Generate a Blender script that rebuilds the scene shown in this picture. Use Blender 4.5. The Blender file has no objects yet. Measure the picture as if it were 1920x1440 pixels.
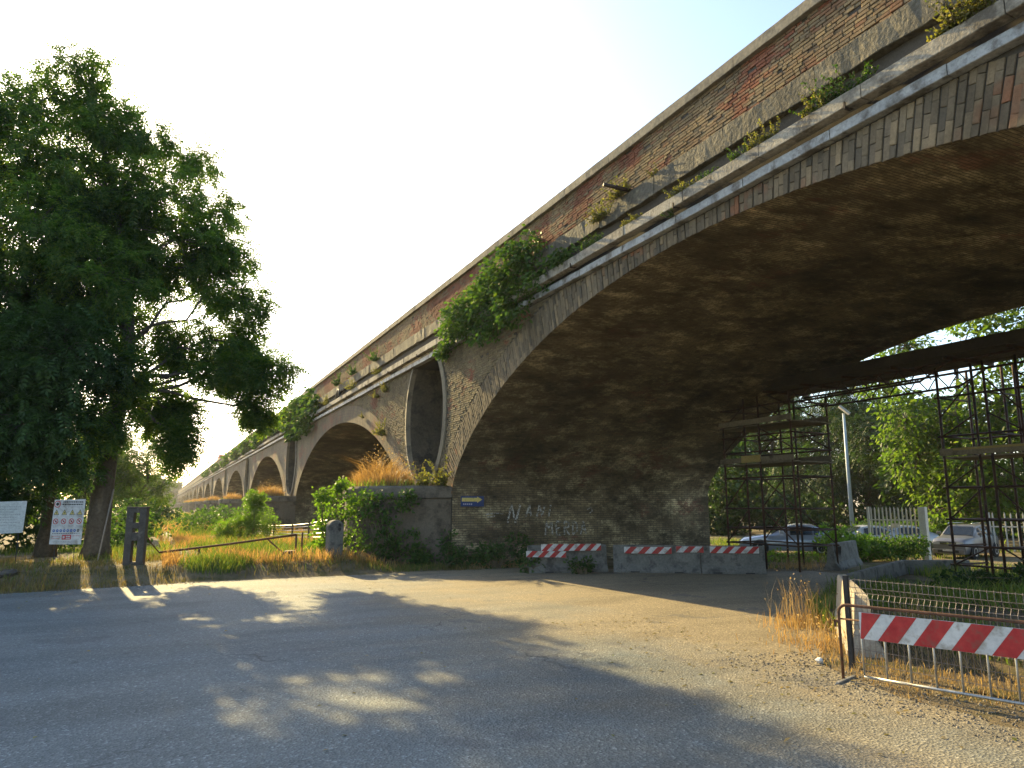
import bpy, bmesh, math, random
import numpy as np
from mathutils import Vector, Matrix

random.seed(11)
rng = np.random.default_rng(11)
R = math.radians
sc = bpy.context.scene
col = sc.collection

# ------------------------------------------------------------------ camera
cd = bpy.data.cameras.new('camera')
cam = bpy.data.objects.new('camera', cd)
col.objects.link(cam)
cd.sensor_fit = 'HORIZONTAL'
cd.sensor_width = 36.0
cd.lens = 36.0 * 1331.0 / 1920.0
cd.clip_start = 0.1
cd.clip_end = 6000
cam.location = (0, 0, 2.5)
cam.rotation_euler = (R(90 + 9.658), 0, R(-26.04))
sc.camera = cam

# ------------------------------------------------------------------ sky, sun, exposure
SUN_EL, SUN_AZ = 24.5, -6.0            # azimuth from +Y towards +X
w = bpy.data.worlds.new('World')
sc.world = w
w.use_nodes = True
wn = w.node_tree.nodes
wn.clear()
sky = wn.new('ShaderNodeTexSky')
sky.sky_type = 'NISHITA'
sky.sun_disc = False
sky.sun_elevation = R(SUN_EL)
sky.sun_rotation = R(SUN_AZ)
sky.altitude = 50
sky.air_density = 1.0
sky.dust_density = 1.3
sky.ozone_density = 1.0
bg = wn.new('ShaderNodeBackground')
bg.inputs[1].default_value = 0.15
wo = wn.new('ShaderNodeOutputWorld')
w.node_tree.links.new(sky.outputs[0], bg.inputs[0])
w.node_tree.links.new(bg.outputs[0], wo.inputs[0])

sd = bpy.data.lights.new('sun', 'SUN')
sd.energy = 5.0
sd.angle = R(0.53)
sd.color = (1.0, 0.76, 0.34)
sun = bpy.data.objects.new('sun', sd)
col.objects.link(sun)
_s = Vector((math.sin(R(SUN_AZ)) * math.cos(R(SUN_EL)), math.cos(R(SUN_AZ)) * math.cos(R(SUN_EL)), math.sin(R(SUN_EL))))
sun.rotation_euler = _s.to_track_quat('Z', 'Y').to_euler()
sun.location = (-10, 60, 60)

sc.view_settings.view_transform = 'Standard'
sc.view_settings.look = 'None'
sc.view_settings.exposure = 1.38
sc.view_settings.gamma = 1.0
sc.view_settings.use_curve_mapping = False
sc.render.engine = 'CYCLES'
cy = sc.cycles
cy.use_denoising = True
cy.max_bounces = 7
cy.diffuse_bounces = 4
cy.glossy_bounces = 3
cy.transmission_bounces = 4
cy.transparent_max_bounces = 8
cy.volume_bounces = 1
cy.sample_clamp_indirect = 6.0
cy.caustics_reflective = False
cy.caustics_refractive = False

# ------------------------------------------------------------------ node helpers
class NT:
    def __init__(s, name):
        s.m = bpy.data.materials.new(name)
        s.m.use_nodes = True
        s.t = s.m.node_tree
        s.t.nodes.clear()
        s.out = s.t.nodes.new('ShaderNodeOutputMaterial')
        s._pos = None
    def new(s, t, **kw):
        n = s.t.nodes.new(t)
        for k, v in kw.items():
            setattr(n, k, v)
        return n
    def put(s, inp, v):
        if v is None:
            return
        if isinstance(v, bpy.types.NodeSocket):
            s.t.links.new(v, inp)
        elif isinstance(v, (tuple, list)) and len(v) == 3 and inp.type == 'RGBA':
            inp.default_value = (*v, 1)
        else:
            inp.default_value = v
    def pos(s):
        if s._pos is None:
            s._geo = s.new('ShaderNodeNewGeometry')
            s._pos = s._geo.outputs['Position']
        return s._pos
    def rand(s):
        s.pos()
        oi = s.new('ShaderNodeObjectInfo')
        return s.math('FRACT', s.math('ADD', oi.outputs['Random'], s._geo.outputs['Random Per Island']))
    def math(s, op, a, b=None, clamp=False):
        n = s.new('ShaderNodeMath', operation=op, use_clamp=clamp)
        s.put(n.inputs[0], a)
        if b is not None:
            s.put(n.inputs[1], b)
        return n.outputs[0]
    def scaled(s, v, sx, sy, sz):
        n = s.new('ShaderNodeVectorMath', operation='MULTIPLY')
        s.put(n.inputs[0], v)
        n.inputs[1].default_value = (sx, sy, sz)
        return n.outputs[0]
    def noise(s, scale, detail=4, rough=0.55, vec=None, stretch=None, dist=0.0):
        v = vec if vec is not None else s.pos()
        if stretch:
            v = s.scaled(v, *stretch)
        n = s.new('ShaderNodeTexNoise')
        s.put(n.inputs['Vector'], v)
        n.inputs['Scale'].default_value = scale
        n.inputs['Detail'].default_value = detail
        n.inputs['Roughness'].default_value = rough
        n.inputs['Distortion'].default_value = dist
        return n.outputs['Fac']
    def ramp(s, fac, stops, interp='LINEAR'):
        n = s.new('ShaderNodeValToRGB')
        s.put(n.inputs[0], fac)
        e = n.color_ramp.elements
        n.color_ramp.interpolation = interp
        while len(e) < len(stops):
            e.new(0.5)
        for i, (p, c) in enumerate(stops):
            e[i].position = p
            if isinstance(c, (int, float)):
                c = (c, c, c)
            e[i].color = (*c, 1)
        return n.outputs[0]
    def mix(s, fac, a, b, mode='MIX'):
        n = s.new('ShaderNodeMix', data_type='RGBA', blend_type=mode)
        s.put(n.inputs[0], fac)
        s.put(n.inputs[6], a)
        s.put(n.inputs[7], b)
        return n.outputs[2]
    def bump(s, h, strength=0.5, dist=0.02, normal=None):
        n = s.new('ShaderNodeBump')
        n.inputs['Strength'].default_value = strength
        n.inputs['Distance'].default_value = dist
        s.put(n.inputs['Height'], h)
        if normal is not None:
            s.put(n.inputs['Normal'], normal)
        return n.outputs[0]
    def pbr(s, color, rough=0.85, metal=0.0, normal=None, spec=0.35, **kw):
        b = s.new('ShaderNodeBsdfPrincipled')
        s.put(b.inputs['Base Color'], color)
        s.put(b.inputs['Roughness'], rough)
        s.put(b.inputs['Metallic'], metal)
        b.inputs['Specular IOR Level'].default_value = spec
        if normal is not None:
            s.put(b.inputs['Normal'], normal)
        for k, v in kw.items():
            s.put(b.inputs[k], v)
        return b.outputs[0]
    def finish(s, shader):
        s.t.links.new(shader, s.out.inputs['Surface'])
        return s.m

def stained(name, c1, c2, scale=0.8, c3=None, t3=0.62, s3=2.0, fine=25, rough=0.9, bump=0.35, dist=0.02,
            vary=0.0, stretch=None, metal=0.0, spec=0.3, amp=0.35):
    n = NT(name)
    a = n.ramp(n.noise(scale, 5, 0.6, stretch=stretch), [(0.3, 0.0), (0.7, 1.0)])
    c = n.mix(a, c1, c2)
    if c3 is not None:
        b = n.ramp(n.noise(s3, 5, 0.65), [(t3 - 0.06, 0.0), (t3 + 0.06, 1.0)])
        c = n.mix(b, c, c3)
    f = n.noise(fine, 4, 0.65)
    c = n.mix(1.0, c, n.ramp(f, [(0.2, 1 - amp), (0.8, 1 + amp * 0.6)]), 'MULTIPLY')
    if vary:
        r = n.rand()
        c = n.mix(1.0, c, n.ramp(r, [(0.0, 1 - vary), (1.0, 1 + vary)]), 'MULTIPLY')
    nb = n.bump(f, bump, dist) if bump else None
    return n.finish(n.pbr(c, rough, metal, nb, spec))

def leafmat(name, c1, c2, c3=None, trans=0.4, scale=0.6, tcol=None):
    n = NT(name)
    r = n.rand()
    stops = [(0.0, c1), (1.0, c2)] if c3 is None else [(0.0, c1), (0.7, c2), (1.0, c3)]
    c = n.ramp(r, stops)
    c = n.mix(1.0, c, n.ramp(n.noise(scale, 2), [(0.3, 0.75), (0.7, 1.25)]), 'MULTIPLY')
    p = n.pbr(c, 0.55, 0, None, 0.25)
    t = n.new('ShaderNodeBsdfTranslucent')
    tc = n.mix(1.0, c, tcol or (1.5, 1.6, 0.6), 'MULTIPLY')
    n.put(t.inputs[0], tc)
    m = n.new('ShaderNodeMixShader')
    m.inputs[0].default_value = trans
    n.t.links.new(p, m.inputs[1])
    n.t.links.new(t.outputs[0], m.inputs[2])
    return n.finish(m.outputs[0])

# ------------------------------------------------------------------ object helpers
def tag(o, label=None, cat=None, group=None, kind=None):
    if label: o['label'] = label
    if cat: o['category'] = cat
    if group: o['group'] = group
    if kind: o['kind'] = kind
    return o

def link(name, mesh, mat=None, parent=None):
    o = bpy.data.objects.new(name, mesh)
    col.objects.link(o)
    if mat is not None and len(mesh.materials) == 0:
        mesh.materials.append(mat)
    if parent is not None:
        o.parent = parent
    return o

def empty(name, loc=(0, 0, 0), rz=0.0):
    o = bpy.data.objects.new(name, None)
    col.objects.link(o)
    o.location = loc
    o.rotation_euler = (0, 0, rz)
    o.empty_display_size = 0.3
    return o

def amesh(name, V, F, smooth=False):
    """mesh from arrays, F is (m,k)"""
    me = bpy.data.meshes.new(name)
    V = np.asarray(V, np.float32)
    F = np.asarray(F, np.int32)
    k = F.shape[1]
    me.vertices.add(len(V))
    me.vertices.foreach_set('co', V.ravel())
    me.loops.add(F.size)
    me.loops.foreach_set('vertex_index', F.ravel())
    me.polygons.add(len(F))
    me.polygons.foreach_set('loop_start', np.arange(0, F.size, k, dtype=np.int32))
    me.polygons.foreach_set('loop_total', np.full(len(F), k, np.int32))
    if smooth:
        me.polygons.foreach_set('use_smooth', np.ones(len(F), bool))
    me.update(calc_edges=True)
    return me

class MB:
    def __init__(s):
        s.v, s.f = [], []
    def add(s, vs, fs):
        b = len(s.v)
        s.v += [tuple(map(float, p)) for p in vs]
        s.f += [tuple(b + i for i in f) for f in fs]
        return s
    def box(s, x0, x1, y0, y1, z0, z1, M=None):
        vs = [(x, y, z) for z in (z0, z1) for y in (y0, y1) for x in (x0, x1)]
        if M is not None:
            vs = [M @ Vector(p) for p in vs]
        return s.add(vs, [(0, 2, 3, 1), (4, 5, 7, 6), (0, 1, 5, 4), (2, 6, 7, 3), (0, 4, 6, 2), (1, 3, 7, 5)])
    def beam(s, a, b, wd, ht, up=(0, 0, 1)):
        a, b = Vector(a), Vector(b)
        d = (b - a)
        L = d.length
        d.normalize()
        u = Vector(up)
        if abs(d.dot(u)) > 0.98:
            u = Vector((1, 0, 0))
        sd_ = d.cross(u).normalized()
        u = sd_.cross(d).normalized()
        vs = []
        for p in (a, b):
            for q, r in ((-1, -1), (1, -1), (1, 1), (-1, 1)):
                vs.append(p + sd_ * (q * wd / 2) + u * (r * ht / 2))
        return s.add(vs, [(3, 2, 1, 0), (4, 5, 6, 7), (0, 1, 5, 4), (1, 2, 6, 5), (2, 3, 7, 6), (3, 0, 4, 7)])
    def tube(s, pts, rad, n=8, cap=True):
        pts = [Vector(p) for p in pts]
        if not isinstance(rad, (list, tuple, np.ndarray)):
            rad = [rad] * len(pts)
        b = len(s.v)
        prev = None
        for i, p in enumerate(pts):
            d = (pts[min(i + 1, len(pts) - 1)] - pts[max(i - 1, 0)]).normalized()
            if prev is None:
                u = Vector((0, 0, 1)) if abs(d.z) < 0.9 else Vector((1, 0, 0))
                u = (u - d * u.dot(d)).normalized()
            else:
                u = (prev - d * prev.dot(d)).normalized()
            prev = u
            v = d.cross(u)
            for k in range(n):
                a = 2 * math.pi * k / n
                q = p + (u * math.cos(a) + v * math.sin(a)) * rad[i]
                s.v.append(tuple(q))
        for i in range(len(pts) - 1):
            for k in range(n):
                k2 = (k + 1) % n
                s.f.append((b + i * n + k, b + i * n + k2, b + (i + 1) * n + k2, b + (i + 1) * n + k))
        if cap:
            s.f.append(tuple(b + k for k in reversed(range(n))))
            s.f.append(tuple(b + (len(pts) - 1) * n + k for k in range(n)))
        return s
    def prism(s, poly, axis, a0, a1, M=None):
        """poly: 2D points; axis 'x','y','z' extruded a0..a1"""
        def P(q, a):
            v = {'x': (a, q[0], q[1]), 'y': (q[0], a, q[1]), 'z': (q[0], q[1], a)}[axis]
            return M @ Vector(v) if M is not None else v
        n = len(poly)
        vs = [P(q, a0) for q in poly] + [P(q, a1) for q in poly]
        return s.add(vs, [tuple(reversed(range(n))), tuple(range(n, 2 * n))] + [(i, (i + 1) % n, n + (i + 1) % n, n + i) for i in range(n)])
    def lathe(s, prof, n=20, c=(0, 0, 0), axis='z'):
        b = len(s.v)
        for r, h in prof:
            for k in range(n):
                a = 2 * math.pi * k / n
                x, y = r * math.cos(a), r * math.sin(a)
                q = (x, y, h) if axis == 'z' else ((x, h, y) if axis == 'y' else (h, x, y))
                s.v.append((q[0] + c[0], q[1] + c[1], q[2] + c[2]))
        for i in range(len(prof) - 1):
            for k in range(n):
                k2 = (k + 1) % n
                s.f.append((b + i * n + k, b + i * n + k2, b + (i + 1) * n + k2, b + (i + 1) * n + k))
        s.f.append(tuple(b + k for k in reversed(range(n))))
        s.f.append(tuple(b + (len(prof) - 1) * n + k for k in range(n)))
        return s
    def mesh(s, name, smooth=False, fix=True):
        me = bpy.data.meshes.new(name)
        me.from_pydata(s.v, [], s.f)
        if fix:
            bm = bmesh.new()
            bm.from_mesh(me)
            bmesh.ops.recalc_face_normals(bm, faces=bm.faces)
            bm.to_mesh(me)
            bm.free()
        if smooth:
            me.polygons.foreach_set('use_smooth', np.ones(len(me.polygons), bool))
        me.update()
        return me
    def build(s, name, mat, parent=None, smooth=False, fix=True):
        return link(name, s.mesh(name, smooth, fix), mat, parent)

def smooth_angle(o, deg=40):
    me = o.data
    me.polygons.foreach_set('use_smooth', np.ones(len(me.polygons), bool))
    try:
        me.set_sharp_from_angle(angle=R(deg))
    except Exception:
        pass

def bevel(o, wd, seg=2):
    md = o.modifiers.new('bevel', 'BEVEL')
    md.width = wd
    md.segments = seg
    md.limit_method = 'ANGLE'
    md.angle_limit = R(40)

def roughen(me, amp, scale=1.0, seed=0):
    """slightly uneven vertices"""
    from mathutils import noise as mn
    for v in me.vertices:
        p = v.co * scale + Vector((seed * 3.7, 1.3 * seed, 7.1))
        v.co += Vector(mn.noise_vector(p)) * amp

# ------------------------------------------------------------------ leaf / grass scatter (arrays)
def frames(D, N):
    """rotation matrices with columns: along D, side, normal near N"""
    D = D / (np.linalg.norm(D, axis=1, keepdims=True) + 1e-9)
    S = np.cross(N, D)
    S /= (np.linalg.norm(S, axis=1, keepdims=True) + 1e-9)
    Nn = np.cross(D, S)
    return np.stack([D, S, Nn], axis=2)

def scatter(TV, TF, P, D, N, S):
    M = frames(D, N)
    V = P[:, None, :] + np.einsum('nij,tj->nti', M, TV) * S[:, None, None]
    n, t = len(P), len(TV)
    F = (TF[None] + (np.arange(n) * t)[:, None, None]).reshape(-1, TF.shape[1])
    return V.reshape(-1, 3), F

def frond_template(pairs=6, droop=0.25, lw=0.11, ll=0.30):
    V, F = [], []
    def leaf(p, d):
        d = np.array(d, float); d /= np.linalg.norm(d)
        sdd = np.array([-d[1], d[0], 0]); sdd /= (np.linalg.norm(sdd) + 1e-9)
        b = len(V)
        V.extend([p, p + d * ll * 0.5 + sdd * lw / 2, p + d * ll + np.array([0, 0, -0.05]), p + d * ll * 0.5 - sdd * lw / 2])
        F.append((b, b + 1, b + 2, b + 3))
    for i in range(pairs):
        t = 0.12 + 0.8 * i / (pairs - 1)
        p = np.array([t, 0, -droop * t * t])
        k = 1.0 - 0.3 * abs(t - 0.5)
        for sgn in (-1, 1):
            leaf(p, (0.45, sgn * 0.9 * k, -0.25))
    leaf(np.array([0.95, 0, -droop * 0.9]), (1, 0, -0.4))
    return np.array(V), np.array(F)

FROND = frond_template(5, 0.25, 0.125, 0.32)
FROND_S = frond_template(4, 0.25, 0.15, 0.36)
LEAF = (np.array([(0, 0, 0), (0.35, 0.30, 0.05), (0.75, 0.22, 0.02), (1.0, 0, -0.10), (0.75, -0.22, 0.02), (0.35, -0.30, 0.05)], float),
        np.array([(0, 1, 2, 3), (0, 3, 4, 5)]))
LEAFQ = (np.array([(0, 0, 0), (0.5, 0.28, 0.04), (1.0, 0, -0.08), (0.5, -0.28, 0.04)], float), np.array([(0, 1, 2, 3)]))

def unit(n):
    v = rng.normal(size=(n, 3))
    return v / np.linalg.norm(v, axis=1, keepdims=True)

def clumps(boughs, per_m3, k, spread, shell=0.55):
    """cluster centres inside ellipsoids -> leaf positions and outward dirs; boughs: (x,y,z,rx,ry,rz)"""
    P, D, C, BI = [], [], [], []
    for bi, (x, y, z, rx, ry, rz) in enumerate(boughs):
        n = max(34, int(per_m3 * 4.19 * rx * ry * rz))
        u = unit(n)
        r = (shell + (1 - shell) * rng.random(n)) ** 0.8
        r = np.where(rng.random(n) < 0.25, rng.random(n), r)
        c = u * r[:, None] * np.array([rx, ry, rz]) + np.array([x, y, z])
        C.append(c)
        BI.append(np.full(n, bi))
        o = np.repeat(c, k, axis=0)
        p = o + rng.normal(size=o.shape) * spread * np.array([1, 1, 0.6])
        d = (p - np.array([x, y, z])) / np.array([rx, ry, rz])
        d = d * 0.7 + unit(len(p)) * 0.9
        P.append(p)
        D.append(d)
    return np.concatenate(P), np.concatenate(D), np.concatenate(C), np.concatenate(BI)

def foliage(name, mat, parent, P, D, size, tmpl, droop=0.35, flat=0.8):
    n = len(P)
    D = D / np.linalg.norm(D, axis=1, keepdims=True)
    D[:, 2] -= droop
    N = np.array([0, 0, 1.0]) * flat + unit(n) * (1.2 - flat)
    S = size[0] + (size[1] - size[0]) * rng.random(n)
    V, F = scatter(tmpl[0], tmpl[1], P, D, N, S)
    return link(name, amesh(name, V, F), mat, parent)

def blades(P, H, W, lean=0.35, seg=2):
    """grass blades: P (n,3), H (n,), W (n,) -> arrays of tris/quads as quads"""
    n = len(P)
    a = rng.random(n) * 2 * np.pi
    sd_ = np.stack([np.cos(a), np.sin(a), np.zeros(n)], 1)
    b = rng.random(n) * 2 * np.pi
    le = np.stack([np.cos(b), np.sin(b), np.zeros(n)], 1) * (lean * rng.random(n) ** 0.7)[:, None]
    V = np.zeros((n, 5, 3))
    V[:, 0] = P - sd_ * W[:, None] / 2
    V[:, 1] = P + sd_ * W[:, None] / 2
    mid = P + le * H[:, None] * 0.35 + np.array([0, 0, 1]) * (H * 0.55)[:, None]
    V[:, 2] = mid + sd_ * W[:, None] * 0.38
    V[:, 3] = mid - sd_ * W[:, None] * 0.38
    V[:, 4] = P + le * H[:, None] + np.array([0, 0, 1]) * (H * (1 - 0.25 * lean))[:, None]
    base = (np.arange(n) * 5)[:, None]
    F = np.concatenate([base + np.array([0, 1, 2]), base + np.array([0, 2, 3]), base + np.array([3, 2, 4])])
    return V.reshape(-1, 3), F

def noise2(x, y, s, seed=0.0):
    """cheap smooth value field in 0..1"""
    return 0.5 + 0.25 * (np.sin(x * s + seed) * np.cos(y * s * 1.3 + seed * 2.1) + np.sin((x + y) * s * 0.7 + seed * 3.3) + 0.6 * np.sin(x * s * 2.3 - y * s * 1.9 + seed)) / 1.3

# ------------------------------------------------------------------ materials of the setting
def brickish(name, tones, red, grime=(0.3, 1.0), redt=0.60, reds=0.45, uvbrick=None, pale=None, fine=22, bumpd=0.012, flow=None):
    """brick faces: tone per piece, patches of red and pale bricks, dark runs of grime"""
    n = NT(name)
    tones = [(t[0] * 1.02, t[1] * 1.0, t[2] * 0.88) for t in tones]
    if uvbrick:
        src, bw, bh = uvbrick
        if src == 'uv':
            v = n.new('ShaderNodeUVMap').outputs[0]
        else:
            sx = n.new('ShaderNodeSeparateXYZ'); n.put(sx.inputs[0], n.pos())
            cb = n.new('ShaderNodeCombineXYZ')
            n.put(cb.inputs[0], sx.outputs[1]); n.put(cb.inputs[1], sx.outputs[2])
            v = cb.outputs[0]
        bt = n.new('ShaderNodeTexBrick')
        n.put(bt.inputs['Vector'], v)
        bt.inputs['Color1'].default_value = (0, 0, 0, 1)
        bt.inputs['Color2'].default_value = (1, 1, 1, 1)
        bt.inputs['Mortar'].default_value = (0.35, 0.35, 0.35, 1)
        bt.inputs['Scale'].default_value = 1.0
        bt.inputs['Mortar Size'].default_value = bh * 0.11
        bt.inputs['Mortar Smooth'].default_value = 0.3
        bt.inputs['Brick Width'].default_value = bw
        bt.inputs['Row Height'].default_value = bh
        r = n.math('FRACT', n.math('ADD', bt.outputs['Color'], n.noise(1.1, 1)))
        mort = bt.outputs['Fac']
    else:
        r = n.rand()
        mort = None
    k = len(tones)
    c = n.ramp(r, [(i / (k - 1), t) for i, t in enumerate(tones)])
    rp = n.noise(reds, 4, 0.6, stretch=(1, 1, 1.8))
    rp = n.math('ADD', rp, n.math('MULTIPLY', n.math('SUBTRACT', r, 0.5), 0.10))
    c = n.mix(n.ramp(rp, [(redt - 0.03, 0.0), (redt + 0.05, 1.0)]), c, red)
    if pale:
        c = n.mix(n.ramp(n.noise(1.5 if flow else 1.7, 10, 0.82, stretch=flow), [(0.51, 0.0), (0.59, 0.8)]), c, pale)
    g = n.noise(0.55 if not flow else 1.1, 9, 0.75, stretch=flow or (1, 1, 0.55))
    c = n.mix(1.0, c, n.ramp(g, [(0.32, grime[0]), (0.62, grime[1])]), 'MULTIPLY')
    if flow:
        c = n.mix(1.0, c, n.ramp(n.noise(0.28, 4, 0.6), [(0.36, 0.42), (0.62, 1.3)]), 'MULTIPLY')
    f = n.noise(fine, 5, 0.7)
    c = n.mix(1.0, c, n.ramp(f, [(0.25, 0.68), (0.75, 1.2)]), 'MULTIPLY')
    h = f
    if mort is not None:
        c = n.mix(mort, c, (0.07, 0.06, 0.045))
        h = n.math('SUBTRACT', n.math('MULTIPLY', f, 0.6), n.math('MULTIPLY', mort, 0.9))
    return n.finish(n.pbr(c, 0.92, 0, n.bump(h, 0.8, bumpd), 0.2))

M_RING = brickish('weathered_ring_brick', [(0.12, 0.097, 0.073), (0.21, 0.165, 0.115), (0.10, 0.087, 0.072), (0.27, 0.205, 0.135), (0.17, 0.138, 0.105)],
                  (0.26, 0.12, 0.062), (0.55, 1.2), 0.585, 0.22)
M_PARA = brickish('parapet_brick', [(0.29, 0.215, 0.135), (0.215, 0.165, 0.115), (0.32, 0.235, 0.135), (0.25, 0.165, 0.105), (0.27, 0.185, 0.11)],
                  (0.27, 0.105, 0.06), (0.6, 1.1), 0.51, 0.30)
M_SPAN = brickish('spandrel_brick', [(0.20, 0.165, 0.11), (0.27, 0.22, 0.14), (0.17, 0.14, 0.10), (0.24, 0.185, 0.115)],
                  (0.26, 0.11, 0.065), (0.5, 1.1), 0.60, 0.35)
M_FACE = brickish('far_face_brick', [(0.19, 0.155, 0.115), (0.25, 0.20, 0.14), (0.21, 0.17, 0.13)], (0.26, 0.12, 0.07), (0.6, 1.1), 0.62, 0.3, ('yz', 0.32, 0.11))
M_RINGUV = brickish('far_ring_brick', [(0.18, 0.142, 0.102), (0.24, 0.185, 0.13), (0.155, 0.128, 0.098)], (0.26, 0.135, 0.078), (0.6, 1.1), 0.56, 0.4, ('uv', 0.40, 0.14))
M_SOFFIT = brickish('vault_brick', [(0.145, 0.116, 0.078), (0.19, 0.15, 0.097), (0.125, 0.103, 0.072), (0.205, 0.16, 0.104)], (0.175, 0.095, 0.06),
                    (0.16, 1.5), 0.63, 0.35, ('uv', 0.36, 0.10), pale=(0.50, 0.41, 0.24), bumpd=0.03, flow=(0.6, 1, 1))
M_MORTAR = stained('old_mortar', (0.055, 0.047, 0.037), (0.10, 0.085, 0.065), 1.2, bump=0.3)
M_PLASTER = stained('pier_render', (0.115, 0.092, 0.066), (0.19, 0.155, 0.112), 0.7, (0.07, 0.058, 0.042), 0.55, 1.1, 14, bump=0.5, dist=0.03, stretch=(1, 1, 0.45))
M_NICHE = stained('shaded_niche_brick', (0.065, 0.059, 0.045), (0.11, 0.096, 0.068), 1.0, (0.045, 0.042, 0.035), 0.54, 1.6, 9, bump=0.8, dist=0.03, amp=0.5)  # base colour darkened, so the shade inside the recess is painted in
M_OVAL = stained('oval_stone', (0.20, 0.172, 0.122), (0.28, 0.24, 0.165), 1.2, (0.12, 0.105, 0.08), 0.58, 1.5, 25, bump=0.3)
M_CHAN = stained('gutter_concrete', (0.30, 0.265, 0.205), (0.44, 0.395, 0.31), 1.8, (0.15, 0.13, 0.10), 0.56, 1.5, 16, bump=0.8, dist=0.025, vary=0.15, amp=0.5)
M_CORN = stained('cornice_stone', (0.29, 0.30, 0.295), (0.43, 0.44, 0.425), 1.8, (0.15, 0.14, 0.12), 0.56, 2.0, 14, rough=0.6, bump=0.4, vary=0.15, amp=0.45)
M_BAND = stained('rough_concrete', (0.085, 0.077, 0.058), (0.17, 0.15, 0.108), 1.3, (0.27, 0.23, 0.15), 0.62, 3.0, 9, bump=1.0, dist=0.06, vary=0.1, amp=0.5)
M_COPE = stained('coping_stone', (0.19, 0.165, 0.12), (0.29, 0.25, 0.18), 0.9, (0.11, 0.10, 0.08), 0.56, 1.4, 12, bump=0.5, vary=0.15, amp=0.45)
M_CAP = stained('pier_cap_concrete', (0.13, 0.11, 0.085), (0.22, 0.185, 0.14), 0.9, (0.075, 0.066, 0.052), 0.56, 1.3, 16, bump=0.5, dist=0.03)
M_DECK = stained('deck_asphalt', (0.06, 0.06, 0.06), (0.09, 0.088, 0.08), 0.7)
M_DARKMETAL = stained('dark_metal', (0.035, 0.028, 0.024), (0.07, 0.045, 0.03), 6, rough=0.6, bump=0.1, metal=0.4)

def asphalt():
    n = NT('worn_asphalt')
    big = n.noise(0.16, 5, 0.6)
    c = n.mix(n.ramp(big, [(0.35, 0.0), (0.65, 1.0)]), (0.120, 0.146, 0.150), (0.168, 0.182, 0.168))
    # sand towards the right; its tan also paints sunlit warmth into the colour
    sx = n.new('ShaderNodeSeparateXYZ'); n.put(sx.inputs[0], n.pos())
    dx = n.math('ADD', n.math('MULTIPLY', n.math('SUBTRACT', sx.outputs[0], 3.5), 0.10), n.math('MULTIPLY', n.math('SUBTRACT', n.noise(0.35, 5, 0.6), 0.5), 1.6))
    c = n.mix(n.ramp(dx, [(0.0, 0.0), (0.65, 0.9)]), c, (0.255, 0.203, 0.122))
    # aggregate
    vo = n.new('ShaderNodeTexVoronoi'); n.put(vo.inputs['Vector'], n.pos()); vo.inputs['Scale'].default_value = 34.0
    agg = n.ramp(vo.outputs['Color'], [(0.0, 0.6), (0.55, 0.95), (0.80, 1.2), (0.93, 2.1)])
    c = n.mix(0.8, c, agg, 'MULTIPLY')
    c = n.mix(1.0, c, n.ramp(n.noise(75, 4, 0.7), [(0.25, 0.6), (0.75, 1.35)]), 'MULTIPLY')
    # tyre-darkened sweep and small cracks
    tr = n.noise(0.5, 3, 0.5, stretch=(0.5, 1.6, 1))
    c = n.mix(1.0, c, n.ramp(tr, [(0.36, 0.80), (0.56, 1.06)]), 'MULTIPLY')
    v2 = n.new('ShaderNodeTexVoronoi', feature='DISTANCE_TO_EDGE'); v2.inputs['Scale'].default_value = 0.33
    wv = n.new('ShaderNodeVectorMath', operation='ADD')
    n.put(wv.inputs[0], n.pos())
    nz = n.new('ShaderNodeTexNoise'); n.put(nz.inputs['Vector'], n.pos()); nz.inputs['Scale'].default_value = 1.6; nz.inputs['Detail'].default_value = 5
    n.put(wv.inputs[1], nz.outputs['Color'])
    n.put(v2.inputs['Vector'], wv.outputs[0])
    crack = n.math('MULTIPLY', n.ramp(v2.outputs['Distance'], [(0.0, 1.0), (0.014, 0.0)]), n.ramp(n.noise(0.22, 3), [(0.52, 0.0), (0.62, 1.0)]))
    c = n.mix(n.math('MULTIPLY', crack, 0.7), c, (0.03, 0.03, 0.03))
    # an old darker repair strip and oily spots
    pt_ = n.ramp(n.noise(0.42, 6, 0.7), [(0.60, 0.0), (0.63, 0.5)])
    c = n.mix(pt_, c, (0.085, 0.087, 0.09))
    sp_ = n.ramp(n.noise(2.2, 3, 0.5), [(0.70, 0.0), (0.76, 0.6)])
    c = n.mix(sp_, c, (0.06, 0.058, 0.055))
    h = n.math('SUBTRACT', vo.outputs['Distance'], crack)
    return n.finish(n.pbr(c, 0.78, 0, n.bump(h, 0.55, 0.02), 0.35))
M_ASPH = asphalt()

def dirt():
    n = NT('dry_earth')
    c = n.mix(n.ramp(n.noise(0.35, 6, 0.6), [(0.35, 0.0), (0.65, 1.0)]), (0.13, 0.10, 0.058), (0.22, 0.175, 0.105))
    c = n.mix(n.ramp(n.noise(0.9, 5, 0.6), [(0.5, 0.0), (0.62, 1.0)]), c, (0.09, 0.085, 0.03))
    f = n.noise(18, 5, 0.7)
    c = n.mix(1.0, c, n.ramp(f, [(0.25, 0.6), (0.75, 1.35)]), 'MULTIPLY')
    return n.finish(n.pbr(c, 0.95, 0, n.bump(f, 0.8, 0.05), 0.15))
M_DIRT = dirt()
M_GRAVEL = stained('road_gravel', (0.14, 0.122, 0.092), (0.25, 0.21, 0.15), 3, vary=0.45, bump=0.2)
M_SAND = stained('sandy_track', (0.24, 0.20, 0.135), (0.31, 0.26, 0.18), 0.8, fine=14, bump=0.6, dist=0.04)

# ------------------------------------------------------------------ ground and road
me = MB().add([(-700, -250, 0), (800, -250, 0), (800, 1300, 0), (-700, 1300, 0)], [(0, 1, 2, 3)]).mesh('ground')
tag(link('ground', me, M_DIRT), kind='structure')

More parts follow.
